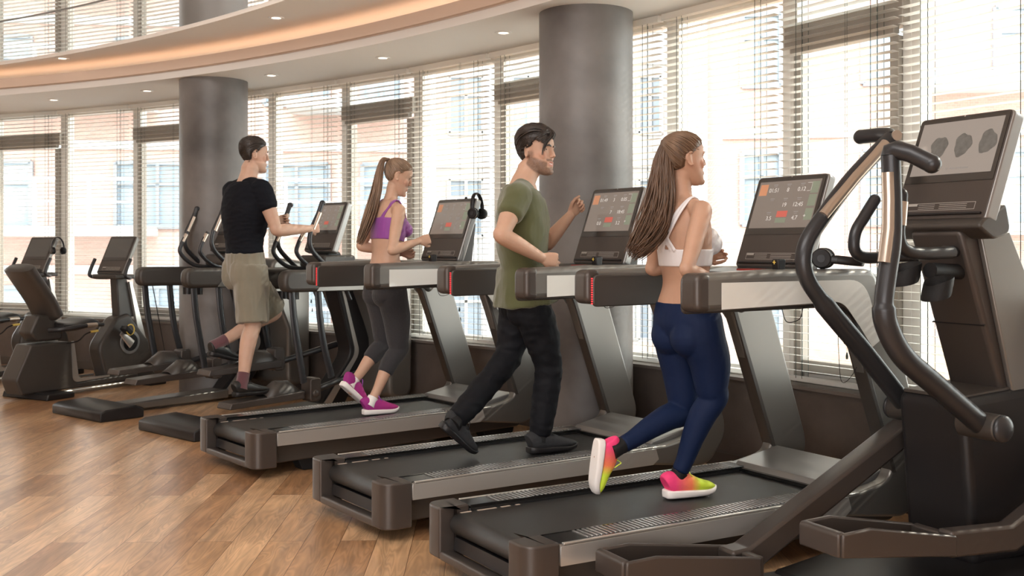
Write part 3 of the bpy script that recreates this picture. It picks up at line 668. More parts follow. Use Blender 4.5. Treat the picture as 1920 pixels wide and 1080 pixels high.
# ---- foreground cross trainer
def build_synchro(key):
    r = empty('cross_trainer', floc(key), frot(key), 'large foreground elliptical cross trainer with long swing arms, at the right edge', 'cross trainer')
    P = M
    G().prism(fil([(.0, .0), (.90, 0), (.90, .045), (.02, .045)]), .02, .36).build('base_plate', P['steelgrey'], r, .012)
    G().prism(fil([(.55, .0), (1.88, 0), (1.88, .10), (1.2, .14), (.60, .06, .02)]), -.36, .34).build('base_cover', P['black'], r, .02)
    body = G().prism(fil([(1.075, .765, .06), (1.135, .12), (1.55, .12), (1.62, .80)]), -.165, .165).build('drive_cover', P['black'], r, .035, 4)
    G().prism(fil([(1.09, .770), (1.6, .81), (1.6, .80), (1.09, .755)]), -.14, .14).build('cover_top', P['plastic'], body, .004)
    colp = fil([(1.10, 1.40), (1.17, 1.22), (1.345, .74), (1.62, .74), (1.48, 1.12), (1.33, 1.42)])
    c = G().prism(colp, -.125, .125).build('column', P['bronze'], r, .02, 3)
    for s in (-1, 1): G().prism(fil([(1.19, 1.38), (1.37, .76), (1.62, .60), (1.72, .20), (1.80, .20), (1.70, .72), (1.50, 1.14), (1.35, 1.40)]), s*.137-.012, s*.137+.012).build('column_rail', P['metalgrey'], c, .006)
    G().box((1.24, 0, 1.035), (.01, .25, .004), Matrix.Rotation(R(-20), 3, 'Y')).build('column_seam', P['black'], c)
    G().prism(fil([(1.60, .08, .1), (1.86, .08, .1), (1.86, 1.05, .12), (1.64, 1.16, .12), (1.56, .95)]), -.34, .27).build('front_shroud', P['metalgrey'], r, .04, 3)
    # console
    console(r, 1.118, 1.445, 1.285, 1.868, .445, .07, 'steelgrey', 'bronze', None, True)
    G().prism(fil([(1.085, 1.415, .03), (1.17, 1.365, .05), (1.27, 1.39, .04), (1.24, 1.50), (1.12, 1.445)]), -.222, .222).build('console_chin', P['plastic'], r, .02, 3)
    # picture on the screen: three dark rock-like shapes above a plain word
    up = Vector((1.285-1.118, 0, 1.868-1.445)); H = up.length; up.normalize(); n = Vector((-up.z, 0, up.x))
    m = Matrix(((0, up.x, n.x, (1.118+1.285)/2), (-1, up.y, n.y, 0), (0, up.z, n.z, (1.445+1.868)/2), (0, 0, 0, 1)))
    scr = [o for o in ALL() if o.parent == r and o.name.startswith('screen') and 'bezel' not in o.name][0]
    scr.data.materials.clear(); scr.data.materials.append(pm('screen_grey_picture', (.06, .055, .05), .12, emit=(.40, .33, .28), es=.62))
    for k in range(3):
        g = G(); cx = -.085+k*.115; cy = .085+k*.004
        out = []
        for q in range(26):
            t = 2*PI*q/26; rr = 1+.10*math.sin(3*t+k)+.05*math.sin(7*t+2*k)
            out.append((cx+.040*rr*math.cos(t), cy+.050*rr*math.sin(t)))
        g.prism(out, .0046, .0050, 'z'); me = g.mesh('picture_shape'); me.transform(m)
        link_mesh('picture_shape', me, pm('picture_tone', (.04, .04, .038), .3, emit=(.19, .165, .14), es=.5, var=.6, vscale=45), scr)
    text('TOUCH THE SCREEN', .0095, M['uigrey'], scr, m @ Matrix.Translation((.040, -.012, .0050)), 'screen_words', .0003)
    g = G().tube([(-.018, -.006, .005), (-.013, -.012, .005), (-.018, -.018, .005), (-.023, -.012, .005)], .0007, 5, closed=True); me = g.mesh('screen_icon'); me.transform(m); link_mesh('screen_icon', me, M['uigrey'], scr)
    # arms
    def P3(l): return lambda q: (q[0], l, q[1])
    near = [P3(-.28)(q) for q in ((.577, 1.655), (.585, 1.50), (.583, 1.36), (.560, 1.24), (.545, 1.14), (.562, 1.06), (.64, .955), (.80, .845), (1.03, .69))]
    far = [P3(.28)(q) for q in ((1.168, 1.79), (.96, 1.625), (.79, 1.452), (.706, 1.345), (.70, 1.24), (.78, 1.13), (1.018, .906), (1.26, .665))]
    na = G().tube(cr(near, 8), [.033]*33+[.040]*32, 20).build('swing_arm', P['tube'], r)
    G().tube([near[0], (.577, -.28, 1.665), (.585, -.30, 1.672), (.60, -.35, 1.655), (.635, -.405, 1.618)], [.033, .033, .033, .031, .031], 18).build('arm_grip', P['tube'], na)
    G().ball((.635, -.405, 1.618), .0325).build('grip_end', P['tube'], na)
    G().tube([(.558, -.286, 1.595), (.562, -.286, 1.50), (.560, -.286, 1.40), (.540, -.286, 1.285)], .0225, 16).build('hand_sensor', P['grip'], na)
    fa = G().tube(cr(far, 8), [.033]*41+[.040]*16, 20).build('swing_arm', P['tube'], r)
    G().tube([far[0], (1.18, .30, 1.805), (1.18, .36, 1.812), (1.17, .45, 1.812)], [.033, .033, .031, .031], 18).build('arm_grip', P['tube'], fa)
    G().ball((1.17, .45, 1.812), .032).build('grip_end', P['tube'], fa)
    G().disc((1.165, .245, 1.800), .022, .008, (-.3, -1, 0), 20).build('grip_badge', P['grip'], fa)
    G().tube([(1.12, .262, 1.765), (.95, .262, 1.622), (.78, .262, 1.462)], .022, 16).build('hand_sensor', P['grip'], fa)
    for s, px, pz in ((-1, 1.045, .685), (1, 1.26, .655)):
        G().disc((px, s*.27, pz), .050, .17, (0, 1, 0), 28).build('pivot_hub', P['plastic'], r, .008)
        G().ball((px, s*.36, pz), (.050, .022, .050), None, 24, 12).build('pivot_cap', P['tube'], r)
        G().disc((px+.05, s*.17, pz), .035, .06, (0, 1, 0), 20).build('pivot_stub', P['plastic'], r)
    # pedals
    def pedal(x0, z0, x1, z1, y0, y1, slope):
        g = G(); zf = lambda x: z0+(x-x0)*(z1-z0)/(x1-x0)
        g.prism([(x0, zf(x0)-.035), (x1, zf(x1)-.05), (x1, zf(x1)-.02), (x0, zf(x0)-.015)], y0, y1)
        tray = g.build('pedal', P['bronze'], r, .012)
        g = G()
        g.prism(fil([(x0-.012, zf(x0)-.04), (x0+.02, zf(x0)-.04), (x0+.02, zf(x0)+.045, .01), (x0-.012, zf(x0)+.04, .015)]), y0, y1)
        for y in (y0, y1): g.prism(fil([(x0, zf(x0)-.04), (x1, zf(x1)-.045), (x1, zf(x1)+.03, .01), (x0+.13, zf(x0)+.045), (x0, zf(x0)+.04, .015)]), y-.010, y+.010)
        g.prism(fil([(x1-.02, zf(x1)-.05), (x1+.02, zf(x1)-.05), (x1+.02, zf(x1)+.03), (x1-.02, zf(x1)+.03)]), y0, y1)
        g.build('pedal_rim', P['bronze'], tray, .007)
        g = G()
        for k in range(9): g.box(((x0+x1)/2, y0+.02+(y1-y0-.04)*k/8, (zf(x0)+zf(x1))/2-.014), ((x1-x0)*.86, .006, .005), Matrix.Rotation(-math.atan2(z1-z0, x1-x0), 3, 'Y'))
        g.build('tread_ribs', P['ribs'], tray)
    pedal(.32, .345, .86, .285, -.31, -.12, 0)
    pedal(-.25, .215, .34, .165, .12, .30, 0)
    G().prism(fil([(.84, .235), (1.18, .215), (1.45, .33, .2), (1.80, .65), (1.80, .75), (1.40, .42, .2), (1.16, .315), (.84, .33)]), -.315, -.245).build('pedal_arm', P['bronze'], r, .012)
    G().prism(fil([(.28, .11), (.42, .125, .05), (1.27, .56), (1.20, .62), (.36, .205, .05), (.28, .20)]), .20, .30).build('pedal_arm', P['bronze'], r, .012)
    # fixed handles and bottle rings
    fx = [(.714, -.20, 1.525), (.708, -.20, 1.45), (.700, -.20, 1.385), (.722, -.20, 1.335), (.80, -.20, 1.315), (.97, -.20, 1.318)]
    h = G().tube(cr(fx, 8), .0235, 16).build('fixed_handle', P['tube'], r)
    G().tube([(.712, -.20, 1.50), (.703, -.20, 1.415)], .0255, 16).build('hand_sensor', P['grip'], h)
    G().ball(fx[0], .0235).build('grip_end', P['tube'], h)
    fy = [(.995, .20, 1.527), (.94, .20, 1.46), (.892, .20, 1.395), (.888, .20, 1.325), (.95, .20, 1.295), (1.10, .18, 1.30), (1.22, .10, 1.30)]
    h = G().tube(cr(fy, 8), .0235, 16).build('fixed_handle', P['tube'], r)
    G().ball(fy[0], .0235).build('grip_end', P['tube'], h)
    G().tube([(.97, -.20, 1.318), (1.02, -.12, 1.32), (1.20, -.05, 1.32)], .022, 14).build('handle_bridge', P['tube'], r)
    for (x, y, z) in ((.92, -.03, 1.235), (.93, -.17, 1.185)):
        G().tube([(x+.050*math.cos(a), y+.050*math.sin(a), z+.02*math.cos(a)) for a in [2*PI*k/28 for k in range(28)]], [(.030, .005)]*28, 8, ref=(0.3, 0, 1), closed=True).build('bottle_ring', P['rubber'], r)
    G().tube([(.97, -.10, 1.25), (1.20, -.06, 1.24)], .03, 12).build('ring_bracket', P['rubber'], r)
    return r
build_synchro('S')

# ---- recumbent bikes
def build_bike(loc, rz, lab):
    r = empty('recumbent_bike', loc, rz, lab, 'exercise bike', 'recumbent bikes at the left')
    P = M
    G().prism(fil([(-.02, 0), (.27, 0), (.27, .05), (.0, .055)]), -.31, .31).build('rear_foot', P['black'], r, .012)
    G().prism(fil([(1.14, 0), (1.34, 0), (1.34, .05), (1.14, .06)]), -.28, .28).build('front_foot', P['black'], r, .012)
    st = G().prism(fil([(-.12, .05, .02), (.82, .05), (1.14, .06), (1.14, .12), (.80, .115), (.42, .105, .06), (.385, .48, .03), (-.02, .48, .03), (-.17, .18, .05)]), -.11, .11).build('seat_base', P['plastic'], r, .02, 3)
    for s in (-1, 1): G().prism(fil([(.40, .105, .06), (.80, .118), (.80, .135), (.46, .135, .05), (.41, .48), (.385, .48)]), s*.112-.006, s*.112+.006).build('base_trim', P['silver'], st)
    G().tube([(.30, -.12, .035), (1.14, -.12, .045)], .010, 8).build('base_strip', P['silver'], r)
    bk = cr([(.12, .74), (.04, .84), (-.05, 1.0), (-.13, 1.14), (-.15, 1.17)], 6)
    G().prism(fil([(.05, .50), (.30, .50), (.33, .60), (.20, .72), (.06, .74), (-.02, .58)]), -.09, .09).build('seat_carriage', P['plastic'], r, .02)
    V = [(.235, 0, .70), (.16, 0, .84), (.06, 0, .98), (-.03, 0, 1.10), (-.075, 0, 1.17)]
    G().tube(cr(V, 5), [( .145, .055)]+[(.185, .062)]*18+[(.15, .05), (.11, .03)], 20, sq=.7, ref=(0, 1, 0)).build('backrest', P['plastic'], r, .0)
    G().tube(cr([(.22, 0, .62), (.40, 0, .615), (.56, 0, .64), (.63, 0, .62)], 5), [(.16, .035)]+[(.20, .045)]*13+[(.17, .045), (.12, .03)], 20, sq=.7, ref=(0, 1, 0)).build('seat_cushion', P['black'], r)
    for s in (-1, 1):
        G().tube(cr([(.12, s*.15, .60), (.20, s*.26, .61), (.40, s*.27, .625), (.60, s*.27, .625)], 6), .020, 12).build('side_grip', P['tube'], r)
        G().tube([(.42, s*.27, .627), (.53, s*.27, .627)], .0215, 12).build('hand_sensor', P['grip'], r)
    G().tube(cr([(.30, -.16, .47), (.40, -.18, .485), (.46, -.2, .54), (.52, -.2, .56)], 6), .007, 8).build('adjust_lever', P['black'], r)
    G().tube([(.52, -.2, .56), (.60, -.2, .565)], .011, 8).build('lever_tip', P['yellow'], r)
    hs = G().prism(fil([(.80, .05), (.70, .40, .16), (.90, .66, .12), (1.06, .70), (1.30, .42), (1.38, .06)]), -.085, .085).build('drive_cover', P['plastic'], r, .03, 3)
    G().disc((1.06, -.088, .42), .115, .012, (0, 1, 0), 36).build('crank_ring', P['steelgrey'], hs, .003)
    G().disc((1.06, -.094, .42), .085, .012, (0, 1, 0), 36).build('crank_hub', P['black'], hs, .003)
    for s in (-1, 1):
        G().tube([(1.06, s*.115, .40), (.93, s*.12, .52)], [(.045, .012), (.028, .010)], 14, ref=(0, 0, 1)).build('crank', P['silver'], r)
        G().box((.95, s*.17, .545), (.09, .09, .05), Matrix.Rotation(R(40), 3, 'Y')).build('pedal', P['black'], r, .01)
        G().tube([(.97+.045*math.cos(a), s*.20, .55+.05*math.sin(a)) for a in [2*PI*k/16 for k in range(16)]], .006, 6, closed=True).build('pedal_strap', P['yellow'], r)
    cl = G().prism(fil([(.96, .66), (.935, 1.04), (1.055, 1.045), (1.16, .66)]), -.05, .05).build('column', P['plastic'], r, .012)
    for s in (-1, 1): G().prism([(1.06, 1.0), (1.09, 1.0), (1.36, .10), (1.26, .10)], s*.052-.03*(s < 0), s*.052+.03*(s > 0)).build('column_rail', P['silver'], cl)
    G().box((.952, 0, .91), (.004, .035, .045)).build('sticker', pm('sticker_pink', (.6, .38, .32), .5), cl)
    G().prism(fil([(.83, 1.03, .02), (1.10, 1.03, .02), (1.10, 1.07), (.83, 1.075)]), -.17, .17).build('console_base', P['plastic'], r, .01)
    console(r, .885, 1.08, 1.06, 1.44, .36, .05, 'metalgrey', 'bronze', None, True)
    for s in (-1, 1): G().tube(cr([(.93, s*.25, 1.22), (.88, s*.25, 1.12), (.87, s*.25, 1.06), (.94, s*.22, 1.04), (1.04, s*.12, 1.04)], 6), .017, 12).build('console_handle', P['tube'], r)
    return r
build_bike(floc('R'), frot('R'), 'black recumbent exercise bike nearest the left pillar, seat back toward the room')
q = fw('R', .15, 1.32, 0)
b2 = build_bike(tuple(q), frot('R')+R(4), 'leftmost recumbent exercise bike, cut by the left edge of the photo')
hp = headphones('black headphones hanging on the leftmost exercise bike console', (q.x+.66, q.y+.84, 1.30), (0, R(5), frot('R')+R(80)), .13)
# ---------------------------------------------------------------- people
def skin_mat(name, col): return pm(name, col, .48, 0, .06, 120, .05, 14, spec=.35, attr='tint', sss=.12)
M['skin'] = skin_mat('skin', (.7, .45, .34))
M['eyewhite'] = pm('eye_white', (.80, .78, .75), .25); M['iris'] = pm('iris', (.10, .06, .03), .2)
M['teeth'] = pm('teeth', (.86, .84, .79), .3)
def hair_mat(name, c1, c2, rough=.38):
    m = pm(name, c1, rough, 0, .25, 60, .30, 25, spec=.45, stretch=(1, 1, .25)); return m
def vlerp(a, b, t): return a+(b-a)*t
def lens(g, a, b, ra, rb, n=10, k=5):
    """tapered capsule"""
    a, b = Vector(a), Vector(b); d = (b-a).normalized(); P = []; Rr = []
    for i in range(k+1):
        t = PI/2*(1-i/k); P.append(a-d*ra*math.sin(t)); Rr.append(max(1e-4, ra*math.cos(t)))
    for i in range(k+1):
        t = PI/2*i/k; P.append(b+d*rb*math.sin(t)); Rr.append(max(1e-4, rb*math.cos(t)))
    g.tube(P, Rr, n)
def limb(g, pts, radii, n=18, infl=0.0, s0=0.0, s1=1.0, scale=1.0, capround=True, ref=None):
    """closed loft through joints; pts world, radii floats or (a,b); s0..s1 = part of its length"""
    data = [(*Vector(p), *((r, r) if not isinstance(r, (tuple, list)) else r)) for p, r in zip(pts, radii)]
    q = cr(data, 10); L = [0]
    for i in range(1, len(q)): L.append(L[-1]+(Vector(q[i][:3])-Vector(q[i-1][:3])).length)
    T = L[-1]; sel = [q[i] for i in range(len(q)) if s0*T-1e-6 <= L[i] <= s1*T+1e-6]
    P = [Vector(x[:3]) for x in sel]; rr = [(max(.002, x[3]*scale+infl), max(.002, x[4]*scale+infl)) for x in sel]
    if capround:
        d0 = (P[0]-P[1]).normalized(); d1 = (P[-1]-P[-2]).normalized(); r0, r1 = rr[0], rr[-1]
        pre = [(P[0]+d0*min(r0)*.5*math.sin(t), (r0[0]*math.cos(t)+1e-3, r0[1]*math.cos(t)+1e-3)) for t in (1.45, 1.1, .75, .4)]
        post = [(P[-1]+d1*min(r1)*.5*math.sin(t), (r1[0]*math.cos(t)+1e-3, r1[1]*math.cos(t)+1e-3)) for t in (.4, .75, 1.1, 1.45)]
        P = [a for a, b in pre]+P+[a for a, b in post]; rr = [b for a, b in pre]+rr+[b for a, b in post]
    g.tube(P, rr, n, ref=ref)
def remesh(g, name, voxel, smooth=4, mat=None, parent=None, wrinkle=None):
    me = g.mesh(name+'_raw'); o = bpy.data.objects.new('tmp', me); COL.objects.link(o)
    m = o.modifiers.new('r', 'REMESH'); m.mode = 'VOXEL'; m.voxel_size = voxel; m.adaptivity = 0
    s = o.modifiers.new('s', 'SMOOTH'); s.factor = .5; s.iterations = smooth
    dg = bpy.context.evaluated_depsgraph_get(); nm = bpy.data.meshes.new_from_object(o.evaluated_get(dg)); nm.name = name
    bpy.data.objects.remove(o)
    if wrinkle:
        amp, sc, seed = wrinkle[:3]; dirn = wrinkle[3] if len(wrinkle) > 3 else (1, 1, 1)
        nr = [v.normal.copy() for v in nm.vertices]
        for v, n in zip(nm.vertices, nr):
            p = Vector((v.co.x*dirn[0], v.co.y*dirn[1], v.co.z*dirn[2]))*sc+Vector((seed, seed*2, 0))
            w = noise.noise(p); w2 = noise.noise(p*2.3+Vector((5, 1, 3)))
            v.co += n*amp*((1-abs(w)*2.4)*.7+w2*.5)
        nm.update()
    for p in nm.polygons: p.use_smooth = True
    nm.materials.clear()
    o = bpy.data.objects.new(name, nm); COL.objects.link(o)
    if mat: nm.materials.append(mat)
    if parent is not None: o.parent = parent
    return o
def hand(g, wrist, direc, palm, size=1.0, curl=(60, 65, 70, 75), thumb=40, side=1, spread=4, grip=False):
    """wrist position, direction of the hand, palm normal (out of the palm); side=+1 thumb on cross(dir,palm)"""
    d = Vector(direc).normalized(); pn = Vector(palm); pn = (pn-d*pn.dot(d)).normalized(); t = d.cross(pn)*side   # t points to the thumb side
    s = size; W = Vector(wrist)
    g.tube([W-d*.02*s, W+d*.005*s, W+d*.035*s, W+d*.070*s, W+d*.088*s], [(.026*s, .020*s), (.028*s, .019*s), (.038*s, .016*s), (.041*s, .014*s), (.036*s, .010*s)], 16, sq=.75, ref=t)
    for i, (off, ln) in enumerate(((.030, .074), (.010, .082), (-.011, .077), (-.030, .062))):
        b = W+d*(.080-.006*abs(i-1))*s+t*off*s; r = (.0088-.0006*(i == 3))*s
        a = 0; cur = d; P = [b-d*.02*s, b]; c = curl[i]
        for j, (fr, cc) in enumerate(((.45, .9), (.31, 1.15), (.24, .75))):
            a += R(c*cc); cur = (d*math.cos(a)+pn*math.sin(a)); cur = (cur+t*math.tan(R(spread*(1.5-i)))*.5).normalized()
            P.append(P[-1]+cur*ln*fr*s)
        for j in range(len(P)-1): lens(g, P[j], P[j+1], r*(1.05-.06*j), r*(1.0-.07*j), 10, 3)
    # thumb leaves the side of the palm near its base
    b = W+d*.022*s+t*.026*s-pn*0; td = (d*.75+t*.55+pn*.35).normalized(); p1 = b+td*.040*s
    td2 = (d*math.cos(R(thumb))+pn*math.sin(R(thumb))*.9-t*.25*math.sin(R(thumb))+t*.15).normalized(); p2 = p1+td2*.032*s; p3 = p2+(td2+pn*.3-t*.2).normalized()*.026*s
    lens(g, b-td*.01, p1, .0145*s, .0115*s, 10, 3); lens(g, p1, p2, .0112*s, .0100*s, 10, 3); lens(g, p2, p3, .0100*s, .0080*s, 10, 3)
HS = [(-.122, .068, .048, .014), (-.116, .080, .030, .028), (-.102, .087, .010, .040), (-.082, .088, -.014, .050), (-.058, .087, -.040, .058), (-.030, .084, -.068, .065),
      (0, .085, -.090, .070), (.030, .090, -.098, .0745), (.055, .088, -.099, .075), (.080, .074, -.090, .068), (.100, .048, -.068, .051), (.112, .018, -.036, .028)]
def head_geo(g, M4, s=1.0, male=False, smile=False, infl=0, only=False):
    """head in its own frame (x face, y left, z up) carried by M4"""
    n = 28; V = []; A = cr(HS, 3)
    for z, xf, xb, w in A:
        xf += infl; xb -= infl; w += infl; z2 = z*(1+infl*4)
        if male and z < -.05: w *= 1.10
        cx, a = (xf+xb)/2, (xf-xb)/2
        for k in range(n):
            t = 2*PI*k/n; c, d = math.cos(t), math.sin(t); e = .88
            c2 = math.copysign(abs(c)**e, c); d2 = math.copysign(abs(d)**e, d)
            x = cx+a*c2; yy = w*d2
            if c > 0: yy *= 1-.10*c*c
            # eye sockets: shallow dents
            if not only and abs(z-.012) < .022 and c > 0:
                f = math.exp(-((z-.010)/.013)**2)*math.exp(-((abs(yy)-.031)/.014)**2); x -= .010*f
            V.append(M4 @ (Vector((x, yy, z2))*s))
    m = len(A)
    F = [(i*n+k, i*n+(k+1) % n, (i+1)*n+(k+1) % n, (i+1)*n+k) for i in range(m-1) for k in range(n)]+[tuple(range(n))[::-1], tuple(range((m-1)*n, m*n))]
    g.add(V, F)
    if only: return
    q = lambda x, y, z: M4 @ (Vector((x, y, z))*s)
    def L2(a, b, ra, rb): lens(g, q(*a), q(*b), ra*s, rb*s, 12, 4)
    L2((.083, 0, .022), (.101, 0, -.017), .0070, .0080); L2((.098, 0, -.022), (.1045, 0, -.0245), .0090, .0078)
    for y in (-1, 1):
        L2((.094, y*.0095, -.0285), (.098, y*.010, -.0295), .0062, .0052)
        L2((.082, y*.012, .027), (.074, y*.045, .026), .0075, .006)          # brow ridge
        L2((.0775, y*.018, .0150), (.0695, y*.044, .0125), .0058, .0054)          # upper lid
        L2((.0765, y*.018, -.0015), (.0690, y*.042, .0005), .0052, .0048)          # lower lid
        L2((.056, y*.040, -.020), (.060, y*.036, -.030), .0205, .0195)         # cheek
        # ear
        for j in range(11):
            t0 = -2.2+4.3*j/11; t1 = -2.2+4.3*(j+1)/11
            e = lambda t: (-.010-.016*math.cos(t), y*(.074+.008*(1-math.cos(t))*.8), -.004+.030*math.sin(t))
            L2(e(t0), e(t1), .0036, .0036)
        L2((-.006, y*.072, -.022), (-.004, y*.075, -.030), .0065, .0055)
        L2((-.014, y*.067, .012), (-.010, y*.069, -.014), .0105, .0085)
    so = .006 if smile else 0
    zu, zl = (-.056, -.077) if smile else (-.061, -.0705)
    wl = .026 if smile else .021
    wl = .029 if smile else .022; xm = lambda y: .0895-11*y*y
    for y in (-1, 1):
        c_ = (xm(wl), y*wl, (zu+zl)/2+so); m1 = (xm(wl*.55)+.001, y*wl*.55, zu+.0005+so*.3); m2 = (xm(wl*.55), y*wl*.55, zl+.0015+so*.3)
        L2((xm(0)+.001, 0, zu), m1, .0050, .0044); L2(m1, c_, .0044, .0028); L2((xm(0), 0, zl), m2, .0058, .0048); L2(m2, c_, .0048, .0028)
    L2((.080, -.008, -.104), (.080, .008, -.104), .0165, .0165)
    L2((.082, 0, -.040), (.087, 0, -.056), .009, .007)
def hairline(x, y, z, male):
    """above 0 where scalp hair grows (head frame), in metres from its edge"""
    a = abs(y)
    if x > .02:
        lim = .073-.25*max(0, a-.030) if x > .05 else .036+(x-.02)*1.23
        if a > .045: lim = min(lim, .030+max(0, x-.01)*.6)
        return z-lim
    if x > -.028: return z-((.014 if not male else .010)+max(0, x)*.8)
    return z-(-.040-(-.028-x)*(.62 if not male else .75))
def person(key, lab, P):
    """P: joints (world), sizes and looks"""
    base = P['base']; root = empty('person', base, 0, lab, 'person')
    inv = Matrix.Translation(-Vector(base))
    def loc(o): o.data.transform(inv); o.parent = root; return o
    male = P['male']; k = P.get('k', 1.0)
    yaw = R(P['yaw']); lat = Vector((-math.cos(yaw), math.sin(yaw), 0))
    # ---- skeleton numbers
    if male:
        TR = dict(hip=(.165, .115), low=(.155, .105), waist=(.142, .100), rib=(.158, .115), chest=(.172, .122), sh=(.150, .095), top=(.085, .070))
        AR = [.058, .053, .046, .041, .044, .036, .027]; LR_ = [.092, .088, .074, .057, .058, .050, .037]; nk = .064
    else:
        TR = dict(hip=(.165, .115), low=(.145, .100), waist=(.114, .080), rib=(.124, .092), chest=(.134, .098), sh=(.120, .078), top=(.066, .052))
        AR = [.043, .040, .034, .031, .034, .027, .0205]; LR_ = [.094, .092, .078, .057, .054, .045, .032]; nk = .044
    if 'TR' in P: TR.update(P['TR'])
    sh = P.get('shl', lat); hl = P.get('hipl', lat)
    pel, wai, che, shc, nb, sb, hc = [Vector(P[x]) for x in ('pelvis', 'waist', 'chest', 'shc', 'neck', 'skull', 'head')]
    low = pel+(pel-wai).normalized()*.055
    def torso(g, infl=0, scale=1.0, t0=0, t1=99, extra=None):
        st = [(low, TR['hip'][0]*.80, TR['hip'][1]*.88, hl), (pel, *TR['hip'], hl), (vlerp(pel, wai, .5), *TR['low'], hl), (wai, *TR['waist'], (hl+sh).normalized()),
              (vlerp(wai, che, .5), *TR['rib'], sh), (che, *TR['chest'], sh), (vlerp(che, shc, .6), TR['chest'][0]*1.0, TR['chest'][1]*.95, sh), (shc, *TR['sh'], sh), (vlerp(shc, nb, .65), *TR['top'], sh)]
        D = [(*a, b*k, c*k, *e) for a, b, c, e in st]
        q = cr(D, 6); nq = len(q)-1
        q = [x for i, x in enumerate(q) if t0 <= i/6 <= t1]
        g.tube([x[:3] for x in q], [(x[3]*scale+infl, x[4]*scale+infl) for x in q], 32, sq=.88, ref=[Vector(x[5:8]) for x in q])
    def arm(g, s, infl=0, s0=0, s1=1, scale=1):
        a, b, c = [Vector(P[x+s]) for x in ('sho', 'elb', 'wri')]
        inn = vlerp(a, shc, .25)
        bow = (b-(a+c)/2).normalized()*.0
        limb(g, [inn, a, vlerp(a, b, .45), vlerp(a, b, .86), b, vlerp(b, c, .25), vlerp(b, c, .65), c], [AR[0]*k*.9, AR[0]*k, AR[1]*k, AR[2]*k*.92, AR[3]*k, AR[4]*k, AR[5]*k, AR[6]*k], 18, infl, s0, s1, scale)
    def leg(g, s, infl=0, s0=0, s1=1, scale=1):
        a, b, c = [Vector(P[x+s]) for x in ('hipj', 'kne', 'ank')]
        fwd = (b-(a+c)/2); fwd = fwd.normalized()*.012 if fwd.length > .02 else Vector((0, 0, 0))
        limb(g, [a+Vector((0, 0, .03)), vlerp(a, b, .18), vlerp(a, b, .5)+fwd, vlerp(a, b, .85), b, vlerp(b, c, .22)-fwd*1.2, vlerp(b, c, .5)-fwd, vlerp(b, c, .8), c], [LR_[0]*k*.95, LR_[0]*k, LR_[1]*k*.93, LR_[2]*k*.87, LR_[3]*k, LR_[4]*k, LR_[5]*k, LR_[6]*k*1.08, LR_[6]*k], 22, infl, s0, s1, scale)
    for s, sg in (('L', 1), ('R', -1)):
        if 'hipj'+s not in P: P['hipj'+s] = pel+hl*(.088*k*sg)-Vector((0, 0, .02))
    cov = P.get('covered', set())
    HM = P['HM']
    g = G(); bs = .93 if 'torso' in cov else 1.0
    torso(g, 0, bs)
    if 'torso' not in cov or not male:
        pass
    tr_ls = .93 if 'legs' in cov else 1.0
    for s, sg in (('L', 1), ('R', -1)):
        arm(g, s); leg(g, s, 0, 0, 1, tr_ls)
        # trapezius and shoulder blade bulk
        a = Vector(P['sho'+s]); lens(g, vlerp(nb, sb, .15)-Vector((0, 0, .005)), vlerp(a, nb, .30)+Vector((0, 0, -.012)), nk*.72*k, nk*.62*k, 14)
        lens(g, vlerp(nb, shc, .3), vlerp(a, nb, .12), nk*.8*k, AR[0]*k*.85, 14)
        gl = pel+hl*(.066*k*sg)-P['fw']*(.034*k)-Vector((0, 0, .050))
        lens(g, gl+Vector((0, 0, .055)), gl-Vector((0, 0, .020)), .070*k*bs, .084*k*bs, 18)
        if not male:
            br = vlerp(che, shc, .05)+sh*(.062*sg)+P['cf']*.072; lens(g, br, br+P['cf']*.022-Vector((0, 0, .012)), .056*k, .046*k, 16)
    limb(g, [vlerp(nb, shc, .5), nb, vlerp(nb, sb, .6), sb], [nk*1.25*k, nk*1.04*k, nk*.95*k, nk*k], 20)
    lens(g, sb, HM @ Vector((.0, 0, -.045)), nk*.98*k, .052*k, 18)
    for s in ('L', 'R'):
        hd = P['hand'+s]; hand(g, P['wri'+s], hd['d'], hd['p'], hd.get('s', .96 if male else .88), hd.get('curl', (60, 62, 66, 70)), hd.get('thumb', 40), hd.get('side', 1), hd.get('spread', 3))
        a = Vector(P['ank'+s]); t = Vector(P['toe'+s]); h = Vector(P['heel'+s]); lens(g, a, vlerp(h, t, .30)+(a-h).normalized()*.03, LR_[6]*k*.95, .030, 12)
    head_geo(g, HM, k*P.get('hs', 1.0), male, P.get('smile', False))
    body = remesh(g, 'body', .0042, 3, M['skin'])
    # own colour of the skin, lips and beard
    ca = body.data.color_attributes.new('tint', 'FLOAT_COLOR', 'POINT'); HI = HM.inverted(); tone = P['tone']; sc = 1/(k*P.get('hs', 1.0))
